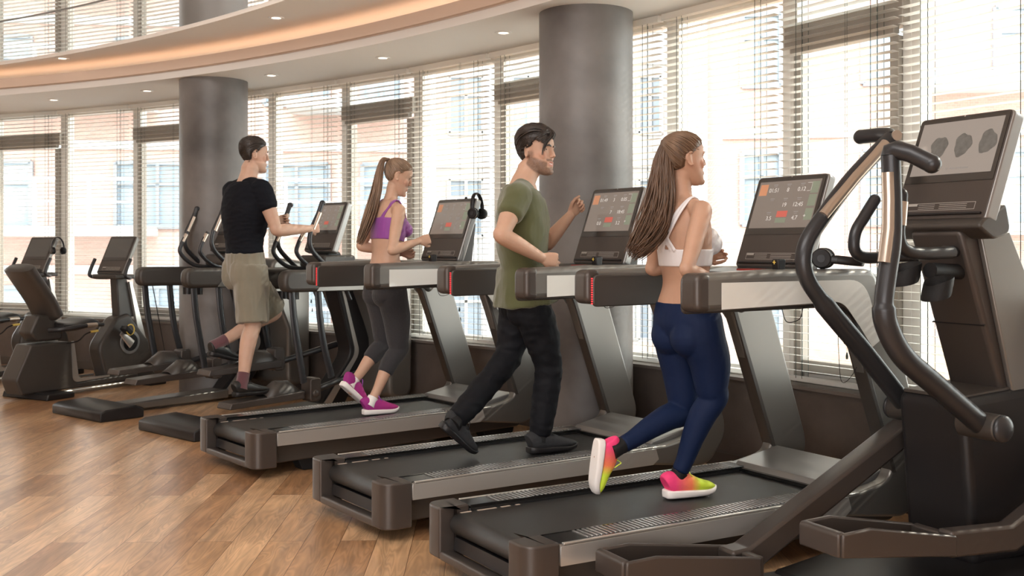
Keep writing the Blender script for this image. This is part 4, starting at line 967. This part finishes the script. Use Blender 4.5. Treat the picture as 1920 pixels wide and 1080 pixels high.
    for i, v in enumerate(body.data.vertices):
        c = list(tone)
        q = (HI @ v.co)*sc
        if q.length < .16 and q.x > -.02:
            lz = -.066; dl = math.exp(-((abs(q.z-lz)-.003)/.0085)**2)*math.exp(-(q.y/.022)**4) if q.x > .079 else 0
            c = [c[j]*(1-dl)+(.48, .18, .15)[j]*dl for j in range(3)]
            ch = math.exp(-(((q.z+.028)/.022)**2+((abs(q.y)-.045)/.022)**2))*.25
            c = [c[0], c[1]*(1-ch*.5), c[2]*(1-ch*.5)]
            if P.get('beard'):
                sm = lambda t: 0 if t <= 0 else 1 if t >= 1 else t*t*(3-2*t)
                zc = -.020-(q.x/.08)*.030; zl_ = -.122+max(0, (.050-q.x))*1.05; ay = abs(q.y)
                w1 = sm((zc-q.z)/.016)*sm((q.z-zl_)/.012+1)*sm((q.x+.012)/.012)
                side = sm((ay-.050)/.008)*sm((.030-q.x)/.02)*sm((q.x+.012)/.01)*sm((.006-q.z)/.02)*sm((q.z+.06)/.02)*.8
                mouth = sm((.032-ay)/.006)*sm((q.z+.088)/.006)*sm((-.046-q.z)/.006)
                chin = sm((.010-ay)/.006)*sm((-.080-q.z)/.004)
                mst = sm((.034-ay)/.006)*sm((q.z+.056)/.004)*sm((-.038-q.z)/.005)*sm((q.x-.07)/.006)
                w = max(w1*(1-mouth), side, mst, chin*w1)*(.80+.22*noise.noise(q*260))*.80*P['beard']
                c = [c[j]*(1-w)+(.060, .036, .027)[j]*w for j in range(3)]
        ca.data[i].color = (*c, 1)
    loc(body)
    # eyes, brows
    hs = k*P.get('hs', 1.0)
    for y in (-1, 1):
        q = lambda x, yy, z: HM @ (Vector((x, yy, z))*hs)
        e = loc(G().ball(q(.0658, y*.031, .0068), .0112*hs, None, 16, 10).build('eye', M['eyewhite'])); e2 = G().ball(q(.0732, y*.0318, .0066), (.0056*hs,)*3, None, 12, 8).build('iris', M['iris']); e2.data.transform(inv); e2.parent = e
        g = G(); pts = [q(.092, y*.012, .0235), q(.0905, y*.028, .0275), q(.080, y*.047, .0225)] if male else [q(.092, y*.012, .024), q(.0905, y*.028, .0300), q(.080, y*.046, .0255)]
        g.tube(cr([tuple(p) for p in pts], 5), [((.0048 if male else .0030)*hs, .0022*hs)]*6+[((.0034 if male else .0020)*hs, .0015*hs)]*5, 8, ref=HM.to_3x3() @ Vector((0, 0, 1))); loc(g.build('eyebrow', P['hairm']))
        if not male or P.get('lash', True):
            g = G(); g.tube(cr([tuple(q(.0800, y*.018, .0125)), tuple(q(.0825, y*.031, .0140)), tuple(q(.073, y*.046, .0105))], 4), .0011*hs, 6); loc(g.build('eyelash', M['black']))
    if P.get('smile'):
        g = G(); V = []
        for j, z in enumerate((-.0590, -.0705)):
            for i in range(9): yy = -.025+.050*i/8; V.append(HM @ (Vector((.0872-11*yy*yy, yy, z+(.004 if j else .0)*abs(yy)/.025+7*yy*yy))*hs))
        g.add(V, [(i, i+1, 10+i, 9+i) for i in range(8)]); o = loc(g.build('teeth', M['teeth'])); so = o.modifiers.new('s', 'SOLIDIFY'); so.thickness = .002
    # ---- scalp hair: cap and combed strands
    g = G(); A = cr(HS, 9); n = 110; V = []; th = P.get('hair_th', .007)
    for z, xf, xb, w in A:
        cx, a = (xf+xb)/2, (xf-xb)/2
        for kk in range(n):
            t = 2*PI*kk/n; c, d = math.cos(t), math.sin(t); c2 = math.copysign(abs(c)**.88, c); d2 = math.copysign(abs(d)**.88, d)
            yy = w*d2*(1-.10*c*c if c > 0 else 1); x = cx+a*c2
            V.append(Vector((x, yy, z)))
    m = len(A); keep = [hairline(v.x, v.y, v.z, male) > 0 for v in V]
    top = P.get('hair_top', 0)
    def puff(v):
        d = Vector((v.x+.005, v.y, max(v.z, -.02)*.9)).normalized(); e = th+top*max(0, d.z)**2
        ed = min(1, max(.0, min(hairline(v.x, v.y, v.z, male), hairline(v.x+.010, v.y, v.z, male)+.004))/.022); ed = .12+.88*ed*(2-ed)
        return v+d*e*ed
    W = [HM @ (puff(v)*hs) for v in V]
    F = [(i*n+a, i*n+(a+1) % n, (i+1)*n+(a+1) % n, (i+1)*n+a) for i in range(m-1) for a in range(n)]
    F = [f for f in F if all(keep[j] for j in f)]+[tuple(range((m-1)*n, m*n))]
    g.add(W, F); cap = loc(g.build('hair', P['hairm'], sharp=0)); so = cap.modifiers.new('s', 'SOLIDIFY'); so.thickness = .0025*hs; so.offset = -1
    bv = BVHTree.FromPolygons([tuple(w) for w in W], F)
    C0 = HM @ Vector((-.005, 0, .012))
    rnd = random.Random(len(key)*3+P.get('seed', 1))
    def onhead(dirv, off):
        h = bv.ray_cast(C0+dirv*.3, -dirv, .3)
        return (h[0]+dirv*off) if h[0] is not None else C0+dirv*(.098*hs+off)
    R3 = HM.to_3x3(); hg = G()
    if P.get('tie'):
        tie = Vector(P['tie']); td = (tie-C0).normalized()
        idx = [i for i, v in enumerate(V) if keep[i] and i < (m-8)*n]
        for _ in range(P.get('strands', 300)):
            v = V[rnd.choice(idx)]; d0 = (R3 @ Vector((v.x+.005, v.y+rnd.uniform(-.003, .003), v.z-.012+rnd.uniform(-.003, .003)))).normalized()
            ang = d0.angle(td); st = max(4, int(ang/.16)); pts = []
            for j in range(st+1):
                t = j/st; dd = d0.slerp(td, t) if ang < 3.0 else d0; pts.append(onhead(dd, .0008+.0016*math.sin(PI*t)+rnd.uniform(0, .0006)))
            hg.tube(pts, [.0006+.0018*math.sin(PI*min(1, .15+t*.8)) for t in [j/st for j in range(st+1)]], 5, caps=False)
        s_ = hg.build('hair_strands', P['hairm2'], sharp=0); loc(s_); s_.parent = cap; s_.matrix_parent_inverse.identity()
        # ponytail
        pg = G(); path = cr([(*p, r) for p, r in P['tail']], 10)
        pp = [Vector(x[:3]) for x in path]; rr = [x[3] for x in path]; ns = P.get('tail_n', 130); N = len(pp)
        ax = R3 @ Vector((0, 1, 0)); 
        for q in range(ns):
            a = rnd.uniform(0, 2*PI); rad = math.sqrt(rnd.random()); end = int(N*(1-.30*rnd.random()**2)); ph = rnd.uniform(0, 6); cw = P.get('curl', .004)*rnd.uniform(.4, 1.2); wl = rnd.uniform(.6, 1.3)
            pts = []; rs = []
            for j in range(0, end, 2):
                T = (pp[min(j+1, N-1)]-pp[max(j-1, 0)]).normalized(); u = (ax-T*ax.dot(T)).normalized(); w = T.cross(u); t = j/N
                aa = a+.5*t*math.sin(ph)
                pts.append(pp[j]+(u*math.cos(aa)+w*math.sin(aa)*.75)*rr[j]*rad+(u*math.sin(ph+t*14*wl)+w*math.cos(ph*1.3+t*11*wl))*cw*t)
                rs.append(P.get('tail_r', .0042)*(1-.75*(j/end)**3)*(.7+.3*min(1, t*8)))
            if len(pts) > 2: pg.tube(pts, rs, 6)
        t_ = loc(pg.build('ponytail', P['hairm'], sharp=0))
        tg = G(); T = (pp[2]-pp[0]).normalized(); tg.tube([pp[1]-T*.008, pp[1]+T*.008], [rr[0]*1.12, rr[0]*1.12], 16); o = tg.build('hair_tie', M['rubber'] if not P.get('tiehair') else P['hairm']); loc(o); o.parent = cap
    elif P.get('comb'):
        idx = [i for i, v in enumerate(V) if keep[i] and i < (m-4)*n]; fl = P.get('flow', .35)
        for _ in range(P.get('short_n', 900)):
            v = V[rnd.choice(idx)]; d0 = (R3 @ Vector((v.x+.005, v.y, v.z-.012))).normalized(); bk = (R3 @ Vector((-1, 0, -.45 if v.z < .06 else .1))).normalized()
            if d0.angle(bk) < .2: bk = (R3 @ Vector((-.4, 0, -1))).normalized()
            d1 = d0.slerp(bk, fl/max(fl, d0.angle(bk))*rnd.uniform(.7, 1)); pts = []
            for j in range(5):
                t = j/4; pts.append(onhead(d0.slerp(d1, t), .0004+rnd.uniform(0, .0009)))
            hg.tube(pts, [.0007, .0016, .0018, .0014, .0004], 4, caps=False)
        for (d0, d1, cnt, off, rad) in P['comb']:
            for _ in range(cnt):
                a = Vector(d0[0]).lerp(Vector(d0[1]), rnd.random())+Vector((rnd.uniform(-.08, .08), rnd.uniform(-.08, .08), rnd.uniform(-.05, .05)))
                b = Vector(d1[0]).lerp(Vector(d1[1]), rnd.random())+Vector((rnd.uniform(-.08, .08), rnd.uniform(-.08, .08), rnd.uniform(-.05, .05)))
                a = (R3 @ a).normalized(); b = (R3 @ b).normalized(); pts = []
                for j in range(9):
                    t = j/8; pts.append(onhead(a.slerp(b, t), off*math.sin(PI*min(t*.9+.1, 1))+.001))
                hg.tube(pts, [rad*(.35+.65*math.sin(PI*min(1, .1+t/9))) for t in range(9)], 5)
        for (pts_, cnt) in P.get('locks', []):
            for _ in range(cnt):
                o_ = Vector((rnd.uniform(-.004, .004), rnd.uniform(-.007, .007), rnd.uniform(-.005, .005))); end = rnd.randint(len(pts_)*4-6, len(pts_)*5)
                cc = cr([tuple(HM @ ((Vector(p)+o_*(1 if i_ < 3 else 1.3))*hs)) for i_, p in enumerate(pts_)], 5)[:end]
                hg.tube(cc, [.0022*(1-.75*(i_/len(cc))**2) for i_ in range(len(cc))], 5)
        s_ = loc(hg.build('hair_strands', P['hairm2'], sharp=0)); s_.parent = cap
    # ---- clothes
    for nm, mat, fn, vox, sm, wr in P['clothes']:
        g = G(); fn(g, dict(torso=torso, arm=arm, leg=leg, low=low, pel=pel, wai=wai, che=che, shc=shc, nb=nb, hl=hl, sh=sh, k=k, P=P))
        loc(remesh(g, nm, vox, sm, mat, None, wr))
    # ---- shoes and socks
    for s in ('L', 'R'):
        a = Vector(P['ank'+s]); h = Vector(P['heel'+s]); t = Vector(P['toe'+s]); d = (t-h); Ln = d.length; d.normalize()
        up = (a-h); up = (up-d*up.dot(d)).normalized(); sd = d.cross(up); W_ = Ln*.185
        sm_, um, am = P['shoe']
        sole = G(); V = []; ns = 15
        secs = []
        for i in range(ns):
            x = i/(ns-1); w = W_*(.72+.30*math.sin(PI*min(1, x*1.15))**.7 if x < .5 else (.70+.34*math.sin(PI*min(1, (1-x)*1.05+.0))**.65)); w *= (1 if .05 < x < .95 else .72)
            toe = .018*max(0, (x-.75)/.25)**2
            secs.append((h+d*(x*Ln)+up*(toe), w, .020+.012*(1-x) + .004))
        for c, w, hh in secs:
            for yy, zz in ((-.92, 0), (-1.04, .5), (-.98, 1), (0, 1), (.98, 1), (1.04, .5), (.92, 0), (0, 0)): V.append(c+sd*w*yy/1.0*.95+up*hh*zz)
        n8 = 8; F = [(i*n8+j, i*n8+(j+1) % n8, (i+1)*n8+(j+1) % n8, (i+1)*n8+j) for i in range(ns-1) for j in range(n8)]+[tuple(range(n8))[::-1], tuple(range((ns-1)*n8, ns*n8))]
        sole.add(V, F)
        ug = G(); prof = [(0.02, .070, .75), (.08, .085, .86), (.20, .080, .90), (.32, .078, .88), (.45, .070, .90), (.60, .052, .98), (.75, .038, 1.0), (.88, .028, .88), (.97, .016, .6)]
        q = cr(prof, 4)
        ug.tube([h+d*(x*Ln)+up*(.020+hh*.42+.006) for x, hh, w in q], [(W_*w*.92, max(.006, hh*.62)) for x, hh, w in q], 20, sq=.9, ref=sd)
        lens(ug, h+d*(.19*Ln)+up*.058, h+d*(.20*Ln)+up*.082, W_*.66, W_*.60, 16)
        sh_o = remesh(ug, 'shoe', .004, 3, um)
        if P.get('shoecol'):
            ca = sh_o.data.color_attributes.new('tint', 'FLOAT_COLOR', 'POINT')
            for i, v in enumerate(sh_o.data.vertices):
                rel = v.co-h; ca.data[i].color = (*P['shoecol'](rel.dot(d)/Ln, rel.dot(up), rel.dot(sd)/W_), 1)
        loc(sh_o)
        so_ = link_mesh('sole', sole.mesh('sole'), sm_, None, .006, 2); loc(so_); so_.parent = sh_o
        lg = G()
        for j in range(5):
            x = .36+.055*j; hh = .078-.012*j
            c0 = h+d*(x*Ln)+up*(.020+hh*1.04+.006); lg.tube(cr([tuple(c0-sd*.022-up*.006), tuple(c0+up*.002), tuple(c0+sd*.022-up*.006)], 3), .0028, 6)
        c0 = h+d*(.36*Ln)+up*.108
        lg.tube(cr([tuple(c0), tuple(c0+sd*.02+up*.012+d*.01), tuple(c0+sd*.035-up*.004+d*.015), tuple(c0+sd*.03-up*.02+d*.03)], 4), .0024, 6); lg.tube(cr([tuple(c0), tuple(c0-sd*.02+up*.010), tuple(c0-sd*.035-up*.006)], 4), .0024, 6)
        o = loc(lg.build('laces', P['lace'])); o.parent = sh_o
        if P.get('sock'):
            sg = G(); kn = Vector(P['kne'+s]); dd = (kn-a).normalized(); lens(sg, a-dd*.045, a+dd*P['sock'][1], LR_[6]*k*1.10, LR_[6]*k*1.10, 20, 3)
            sg2 = G(); sg2.tube([a-dd*.045, a, a+dd*P['sock'][1]*.5, a+dd*P['sock'][1]], [LR_[6]*k*1.25, LR_[6]*k*1.14, LR_[6]*k*1.12, LR_[6]*k*1.16], 22)
            loc(sg2.build('sock', P['sock'][0]))
    bl = lambda a, b: (Vector(P[a])-Vector(P[b])).length
    print('PERSON', key, {n_: round(v, 3) for n_, v in dict(uaR=bl('shoR', 'elbR'), faR=bl('elbR', 'wriR'), uaL=bl('shoL', 'elbL'), faL=bl('elbL', 'wriL'), thR=bl('hipjR', 'kneR'), caR=bl('kneR', 'ankR'), thL=bl('hipjL', 'kneL'), caL=bl('kneL', 'ankL'), ftR=bl('heelR', 'toeR'), ftL=bl('heelL', 'toeL'), sh=bl('shoL', 'shoR'), torso=bl('pelvis', 'shc'), tot=(hc.z+.115-min(P['heelR'][2], P['heelL'][2]))).items()})
    return root
def headM(c, yaw, pitch=0, roll=0):
    """head frame: x towards the face; yaw from +Y to +X, pitch > 0 looks down"""
    return Matrix.Translation(c) @ Matrix.Rotation(R(90-yaw), 4, 'Z') @ Matrix.Rotation(R(pitch), 4, 'Y') @ Matrix.Rotation(R(roll), 4, 'X')
def dirv(yaw, el=0): return Vector((math.sin(R(yaw))*math.cos(R(el)), math.cos(R(yaw))*math.cos(R(el)), math.sin(R(el))))
def latv(yaw): return Vector((-math.cos(R(yaw)), math.sin(R(yaw)), 0))
LINEN = lambda n, c, r=.85, b=.3, s=.4: pm(n, c, r, 0, b, 500, .08, 6, sheen=s, spec=.2)
# --- woman in white top
def Wz(u, v, z):
    d = FPX*(CH-z)/(v-H0); return Vector(((u-960)/FPX*d, d, z))
K = 'T3'; j = lambda u, v, l=0: J(K, u, v, l)
hairA = hair_mat('brown_hair', (.105, .058, .034), 0); hairA2 = hair_mat('brown_hair_light', (.165, .100, .062), 0)
def leggings(lo, hi):
    def fn(g, c):
        c['torso'](g, .006, 1.0, -1, 2.15)
        for s, sg in (('L', 1), ('R', -1)):
            c['leg'](g, s, .005, 0, hi, 1.0)
            gl = c['pel']+c['hl']*(.066*c['k']*sg)-c['P']['fw']*(.034*c['k'])-Vector((0, 0, .050)); lens(g, gl+Vector((0, 0, .055)), gl-Vector((0, 0, .020)), .076*c['k'], .090*c['k'], 20)
    return fn
def bra(white):
    def fn(g, c):
        k = c['k']; P = c['P']
        c['torso'](g, .006, 1.0, 3.8 if white else 4.1, 4.75 if white else 5.9)
        for sg in (1, -1):
            br = vlerp(c['che'], c['shc'], .05)+c['sh']*(.062*sg)+P['cf']*.072; lens(g, br, br+P['cf']*.022-Vector((0, 0, .012)), .0615*k, .0515*k, 18)
            # straps over the shoulder, joined behind
            a = Vector(P['shoR' if sg < 0 else 'shoL']); top = vlerp(a, c['nb'], .42)+Vector((0, 0, .036*k)); fr = vlerp(c['che'], c['shc'], .40)+c['sh']*(.065*sg)+P['cf']*.088*k
            if white:
                bk1 = vlerp(c['che'], c['shc'], .55)+c['sh']*(.035*sg)-P['cf']*.100*k; bk2 = vlerp(c['wai'], c['che'], .8)-c['sh']*(.055*sg)-P['cf']*.100*k
                for off in (0, .022):
                    g.tube(cr([tuple(fr), tuple(vlerp(fr, top, .6)+P['cf']*.02), tuple(top), tuple(vlerp(top, bk1, .45)-P['cf']*.022+c['sh']*off*sg), tuple(bk1+c['sh']*off*sg), tuple(vlerp(bk1, bk2, .5)-P['cf']*.004+c['sh']*off*sg), tuple(bk2+c['sh']*off*sg)], 6), [(.010, .005)]*37, 10, ref=c['sh'])
            else:
                bk = vlerp(c['che'], c['shc'], .30)+c['sh']*(.045*sg)-P['cf']*.092*k
                g.tube(cr([tuple(fr), tuple(vlerp(fr, top, .6)+P['cf']*.02), tuple(top), tuple(vlerp(top, bk, .5)-P['cf']*.020), tuple(bk)], 6), [(.026, .006)]*25, 10, ref=c['sh'])
    return fn
def shoe_rain(x, z, y):
    pink = (.95, .055, .22); org = (.95, .22, .10); yel = (.62, .80, .05)
    t = max(0, min(1, (x-.12)/.30)); u = max(0, min(1, (x-.45)/.18))
    return tuple((pink[i]*(1-t)+org[i]*t)*(1-u)+yel[i]*u for i in range(3))
def shoe_purple(x, z, y):
    a = (.33, .02, .22); b = (.48, .03, .22); t = max(0, min(1, x)); return tuple(a[i]*(1-t)+b[i]*t for i in range(3))
attrm = pm('knit_upper', (.5, .5, .5), .7, 0, .3, 350, .05, 30, attr='tint')
whsole = pm('white_sole', (.86, .82, .80), .5, 0, .1, 200)
WY = 60
hA = j(1283, 298, -.01)
woman_white = person('white', 'woman with long wavy ponytail in white top and navy leggings, running on the front treadmill', dict(
    base=(j(1290, 936, -.02).x, j(1290, 936, -.02).y, .25), male=False, yaw=WY, fw=dirv(WY), cf=dirv(WY), k=1.0, hs=.97, tone=(.50, .30, .21), seed=3,
    pelvis=j(1288, 600, 0), waist=j(1285, 530, .0), chest=j(1284, 455, 0), shc=j(1279, 393, 0), neck=j(1279, 369, 0), skull=j(1278, 335, 0), head=hA, HM=headM(hA, 70, -2),
    shoR=j(1316, 397, -.165), elbR=j(1288, 506, -.245), wriR=j(1365, 542, -.22), shoL=j(1240, 394, .165), elbL=j(1223, 505, .24), wriL=j(1318, 482, .17),
    handR=dict(d=dirv(WY-10, 10), p=latv(WY), side=-1, curl=(50, 55, 60, 65)), handL=dict(d=dirv(WY+8, 15), p=-latv(WY), side=1, curl=(35, 40, 45, 50)),
    kneR=j(1338, 745, -.09), ankR=Wz(1246, 934, .252)+dirv(66)*.068+Vector((0, 0, .092)), heelR=Wz(1246, 934, .252), toeR=Wz(1246, 934, .252)+dirv(66)*.255,
    kneL=j(1285, 770, .09), ankL=j(1160, 838, .10), heelL=j(1118, 822, .12), toeL=j(1106, 925, .13),
    covered={'legs'}, hairm=hairA, hairm2=hairA2, hair_th=.007, strands=420,
    tie=j(1249, 268, .02), tail=[(j(1250, 268, .02), .024), (j(1245, 290, .02), .040), (j(1241, 330, .02), .060), (j(1236, 375, .02), .080), (j(1226, 415, .02), .088), (j(1208, 448, .01), .078), (j(1183, 478, .0), .045)], tail_n=420, tail_r=.0040, curl=.016, tiehair=True,
    clothes=[('leggings', pm('navy_lycra', (.006, .015, .052), .65, 0, .12, 700, spec=.18), leggings(0, .965), .0048, 10, (.0006, 30, 3)),
             ('sports_top', pm('white_lycra', (.80, .77, .79), .6, 0, .1, 500, sheen=.3), bra(True), .0036, 2, None)],
    shoe=(whsole, attrm, None), shoecol=shoe_rain, lace=pm('lime_lace', (.62, .80, .08), .7), sock=(M['rubber'], .02)))
# --- woman in purple top
K = 'T1'; WY = 54
hairB = hair_mat('light_brown_hair', (.20, .125, .078), 0); hairB2 = hair_mat('light_brown_hair_gloss', (.25, .165, .11), 0)
hB = j(746, 331, -.01)
woman_purple = person('purple', 'woman with straight ponytail in purple top and grey capri leggings, on the farthest treadmill', dict(
    base=(j(712, 778, -.06).x, j(712, 778, -.06).y, .25), male=False, yaw=WY, fw=dirv(WY), cf=dirv(WY), k=1.0, hs=.98, tone=(.57, .36, .26), seed=5,
    pelvis=j(722, 532, 0), waist=j(723, 480, 0), chest=j(728, 430, 0), shc=j(730, 390, 0), neck=j(733, 372, 0), skull=j(737, 352, 0), head=hB, HM=headM(hB, 76, 20),
    shoR=j(748, 396, -.165), elbR=j(735, 470, -.235), wriR=j(786, 452, -.21), shoL=j(711, 392, .155), elbL=j(677, 462, .20), wriL=j(752, 474, .10),
    handR=dict(d=dirv(WY+14, 12), p=latv(WY)+Vector((0, 0, -.3)), side=-1, curl=(70, 75, 80, 82), thumb=50), handL=dict(d=dirv(WY+35, 10), p=-latv(WY), side=1, curl=(45, 50, 60, 65)),
    kneR=j(748, 655, -.08), ankR=Wz(680, 778, .252)+dirv(60)*.065+Vector((0, 0, .092)), heelR=Wz(680, 778, .252), toeR=Wz(680, 778, .252)+dirv(60)*.25,
    kneL=j(722, 645, .08), ankL=j(663, 714, .07), heelL=j(638, 722, .07), toeL=j(685, 764, .07),
    covered={'legs'}, hairm=hairB, hairm2=hairB2, hair_th=.006, strands=420,
    tie=j(728, 300, .01), tail=[(j(728, 300, .01), .012), (j(718, 301, .01), .018), (j(711, 325, .02), .032), (j(706, 355, .02), .044), (j(696, 395, .02), .050), (j(684, 430, .01), .046), (j(672, 460, .0), .028)], tail_n=170, tail_r=.0042, curl=.005,
    clothes=[('capri_leggings', pm('charcoal_jersey', (.040, .039, .043), .85, 0, .25, 900, .12, 200, spec=.2, sheen=.15), leggings(0, .755), .005, 5, (.0010, 30, 6)),
             ('sports_top', pm('purple_lycra', (.27, .055, .32), .6, 0, .1, 500, sheen=.4), bra(False), .004, 2, None)],
    shoe=(whsole, attrm, None), shoecol=shoe_purple, lace=pm('purple_lace', (.30, .06, .45), .7), sock=(whsole, .018)))
# --- man in green shirt
K = 'T2'; WY = 62
hairC = hair_mat('black_hair', (.022, .016, .014), 0); hairC2 = hair_mat('black_hair_gloss', (.035, .026, .022), 0)
def tee(s1, hem, infl=.014, flare=.0):
    def fn(g, c):
        P = c['P']; k = c['k']
        c['torso'](g, infl, 1.0, hem, 7.75)
        for s, sg in (('L', 1), ('R', -1)):
            c['arm'](g, s, infl, .0, s1, 1.0)
            a = Vector(P['sho'+s]); lens(g, vlerp(c['nb'], c['shc'], .75), vlerp(a, c['nb'], .05), .074*k, .070*k, 20); lens(g, vlerp(c['nb'], c['shc'], .25), vlerp(a, c['nb'], .22)+Vector((0, 0, -.01)), .052*k, .058*k, 20)
        if flare:
            pel, wai = c['pel'], c['wai']; dn = (pel-wai).normalized()
            g.tube([tuple(vlerp(pel, wai, 1.0)), tuple(vlerp(pel, wai, .5)), tuple(pel), tuple(pel+dn*flare)], [(.168*k, .125*k), (.178*k, .140*k), (.190*k, .160*k), (.196*k, .170*k)], 32, sq=.9, ref=c['hl'])
    return fn
def trousers(e0, e1, s1=.985):
    def fn(g, c):
        c['torso'](g, e0, 1.0, -1, 2.0)
        for s, sg in (('L', 1), ('R', -1)):
            a, b, d = [Vector(c['P'][x+s]) for x in ('hipj', 'kne', 'ank')]
            c['leg'](g, s, e0, 0, .5, 1.0)
            k = c['k']; limb(g, [vlerp(a, b, .1), vlerp(a, b, .5), vlerp(a, b, .88), vlerp(b, d, .12), vlerp(b, d, .45), vlerp(b, d, .8), vlerp(b, d, s1)], [.098*k, .090*k, .076*k, .072*k, .068*k, .062*k, .056*k], 22, e1)
            gl = c['pel']+c['hl']*(.066*k*sg)-c['P']['fw']*.026*k-Vector((0, 0, .045)); lens(g, gl+Vector((0, 0, .02)), gl-Vector((0, 0, .025)), .086*k, .092*k, 18)
    return fn
def shorts(fn_hem=.92):
    def fn(g, c):
        k = c['k']; c['torso'](g, .012, 1.0, -1, 2.35)
        for s, sg in (('L', 1), ('R', -1)):
            a, b = [Vector(c['P'][x+s]) for x in ('hipj', 'kne')]
            limb(g, [vlerp(a, b, -.1), vlerp(a, b, .3), vlerp(a, b, .65), vlerp(a, b, fn_hem if s == 'R' else .93)], [.112*k, .118*k, .112*k, .108*k], 24, 0, capround=False)
            gl = c['pel']+c['hl']*(.072*k*sg)-c['P']['fw']*.036*k-Vector((0, 0, .030)); lens(g, gl+Vector((0, 0, .03)), gl-Vector((0, 0, .025)), .098*k, .102*k, 18)
    return fn
hC = j(1006, 285, 0)
man_green = person('green', 'smiling bearded man in olive green shirt and black track pants walking on the middle treadmill', dict(
    base=(j(1035, 849, -.04).x, j(1035, 849, -.04).y, .25), male=True, yaw=WY, fw=dirv(WY), cf=dirv(98), k=1.0, hs=1.06, tone=(.54, .335, .24), beard=1.0, smile=True, seed=9, lash=False,
    pelvis=j(984, 556, 0), waist=j(978, 500, 0), chest=j(981, 430, 0), shc=j(978, 368, 0), neck=j(982, 341, 0), skull=j(992, 318, 0), head=hC, HM=headM(hC, 122, 0, -3), shl=latv(98), hipl=latv(74),
    shoR=j(978, 368, 0)-latv(98)*.172+Vector((0, 0, -.012)), elbR=j(940, 441, -.20), wriR=j(1016, 484, -.215), shoL=j(978, 368, 0)+latv(98)*.172+Vector((0, 0, -.012)), elbL=j(1024, 458, .24), wriL=j(1071, 402, .20),
    handR=dict(d=dirv(80, -8), p=latv(70), side=-1, curl=(48, 55, 62, 68), thumb=20, spread=5), handL=dict(d=dirv(75, 52), p=Vector((.7, -.6, .35)), side=-1, curl=(62, 68, 74, 78), thumb=15),
    kneR=j(1030, 688, -.10), ankR=Wz(990, 850, .252)+dirv(62)*.075+Vector((0, 0, .10)), heelR=Wz(990, 850, .252), toeR=Wz(990, 850, .252)+dirv(62)*.295,
    kneL=j(953, 672, .10), ankL=Wz(886, 854, .252)+Vector((-.075, -.085, .205)), heelL=Wz(886, 854, .252)+Vector((-.165, -.12, .170)), toeL=Wz(886, 854, .252),
    covered={'legs', 'torso'}, hairm=hairC, hairm2=hairC2, hair_th=.012, hair_top=.012,
    flow=.55, short_n=1100,
    comb=[(((.55, .5, .75), (.75, -.35, .62)), ((-.95, .25, .1), (-.75, -.5, .05)), 220, .010, .0035), (((.80, .10, .62), (.75, -.30, .60)), ((.35, -.85, .45), (.80, -.55, .22)), 60, .012, .003)],
    locks=[([(.02, .02, .125), (.075, -.005, .105), (.100, -.030, .070), (.088, -.052, .040), (.076, -.060, .005), (.072, -.062, -.025)], 26), ([(.0, .0, .128), (.06, .010, .118), (.105, -.005, .085), (.106, -.022, .060)], 40)],
    clothes=[('track_pants', pm('black_nylon', (.009, .0095, .012), .7, 0, .15, 300, .1, 5, spec=.14), trousers(.012, .0), .006, 3, (.007, 10, 2, (1, 1, 1.5))),
             ('t_shirt', LINEN('olive_cotton', (.098, .104, .046)), tee(.30, .4, .016, .035), .0055, 3, (.008, 8, 4, (1, 1, .8)))],
    shoe=(M['black'], pm('black_knit', (.022, .023, .026), .8, 0, .35, 400, .15, 60), None), lace=M['rubber'], sock=(M['rubber'], .03)))
# --- man in black shirt on the trainer
K = 'V2'; WY = 50
hD = j(476, 290, 0)
hairD = hair_mat('dark_short_hair', (.030, .022, .018), 0)
man_black = person('black', 'man in black t-shirt and khaki shorts seen from behind, standing on the arc trainer pedals', dict(
    base=(j(462, 748, -.2).x, j(462, 748, -.2).y, .23), male=True, yaw=WY, fw=dirv(WY), cf=dirv(WY), k=1.06, hs=1.03, tone=(.56, .36, .27), seed=11, lash=False,
    pelvis=j(460, 505, 0), waist=j(458, 458, 0), chest=j(460, 400, 0), shc=j(463, 354, 0), neck=j(465, 335, 0), skull=j(469, 316, 0), head=hD, HM=headM(hD, 60, 4),
    shl=latv(42), shoR=j(463, 354, 0)-latv(42)*.195+Vector((0, 0, -.018)), elbR=j(519, 432, -.28), wriR=j(580, 429, -.26), shoL=j(463, 354, 0)+latv(42)*.195+Vector((0, 0, -.018)), elbL=j(470, 428, .28), wriL=j(520, 412, .26),
    handR=dict(d=dirv(52, 5), p=latv(50), side=-1, curl=(85, 85, 85, 85), thumb=60, spread=0), handL=dict(d=dirv(50, 5), p=-latv(50), side=1, curl=(85, 85, 85, 85), thumb=60),
    kneR=j(474, 612, -.14), ankR=fw('V2', .50, -.2, .345), heelR=fw('V2', .43, -.2, .25), toeR=fw('V2', .72, -.2, .25),
    kneL=j(514, 586, .14), ankL=fw('V2', .55, .2, .60), heelL=fw('V2', .47, .2, .52), toeL=fw('V2', .74, .2, .45),
    covered={'torso'}, hairm=hairD, hairm2=hairD, hair_th=.006, hair_top=.006,
    comb=[(((.6, .6, .6), (.6, -.6, .6)), ((-.9, .4, .0), (-.9, -.4, .0)), 160, .003, .003)],
    TR=dict(chest=(.185, .128), rib=(.162, .115), sh=(.165, .10)),
    clothes=[('shorts', LINEN('khaki_cotton', (.235, .215, .165)), shorts(.93), .006, 3, (.011, 9, 8, (1.5, 1.5, .35))),
             ('t_shirt', pm('black_cotton', (.009, .010, .014), .85, 0, .2, 500, .1, 6, spec=.12), tee(.27, 2.25, .014), .0055, 4, (.004, 10, 7, (1, 1, 2.4)))],
    shoe=(M['black'], pm('black_leather', (.014, .014, .014), .45), None), lace=M['rubber'], sock=(LINEN('maroon_sock', (.13, .055, .065)), .075)))
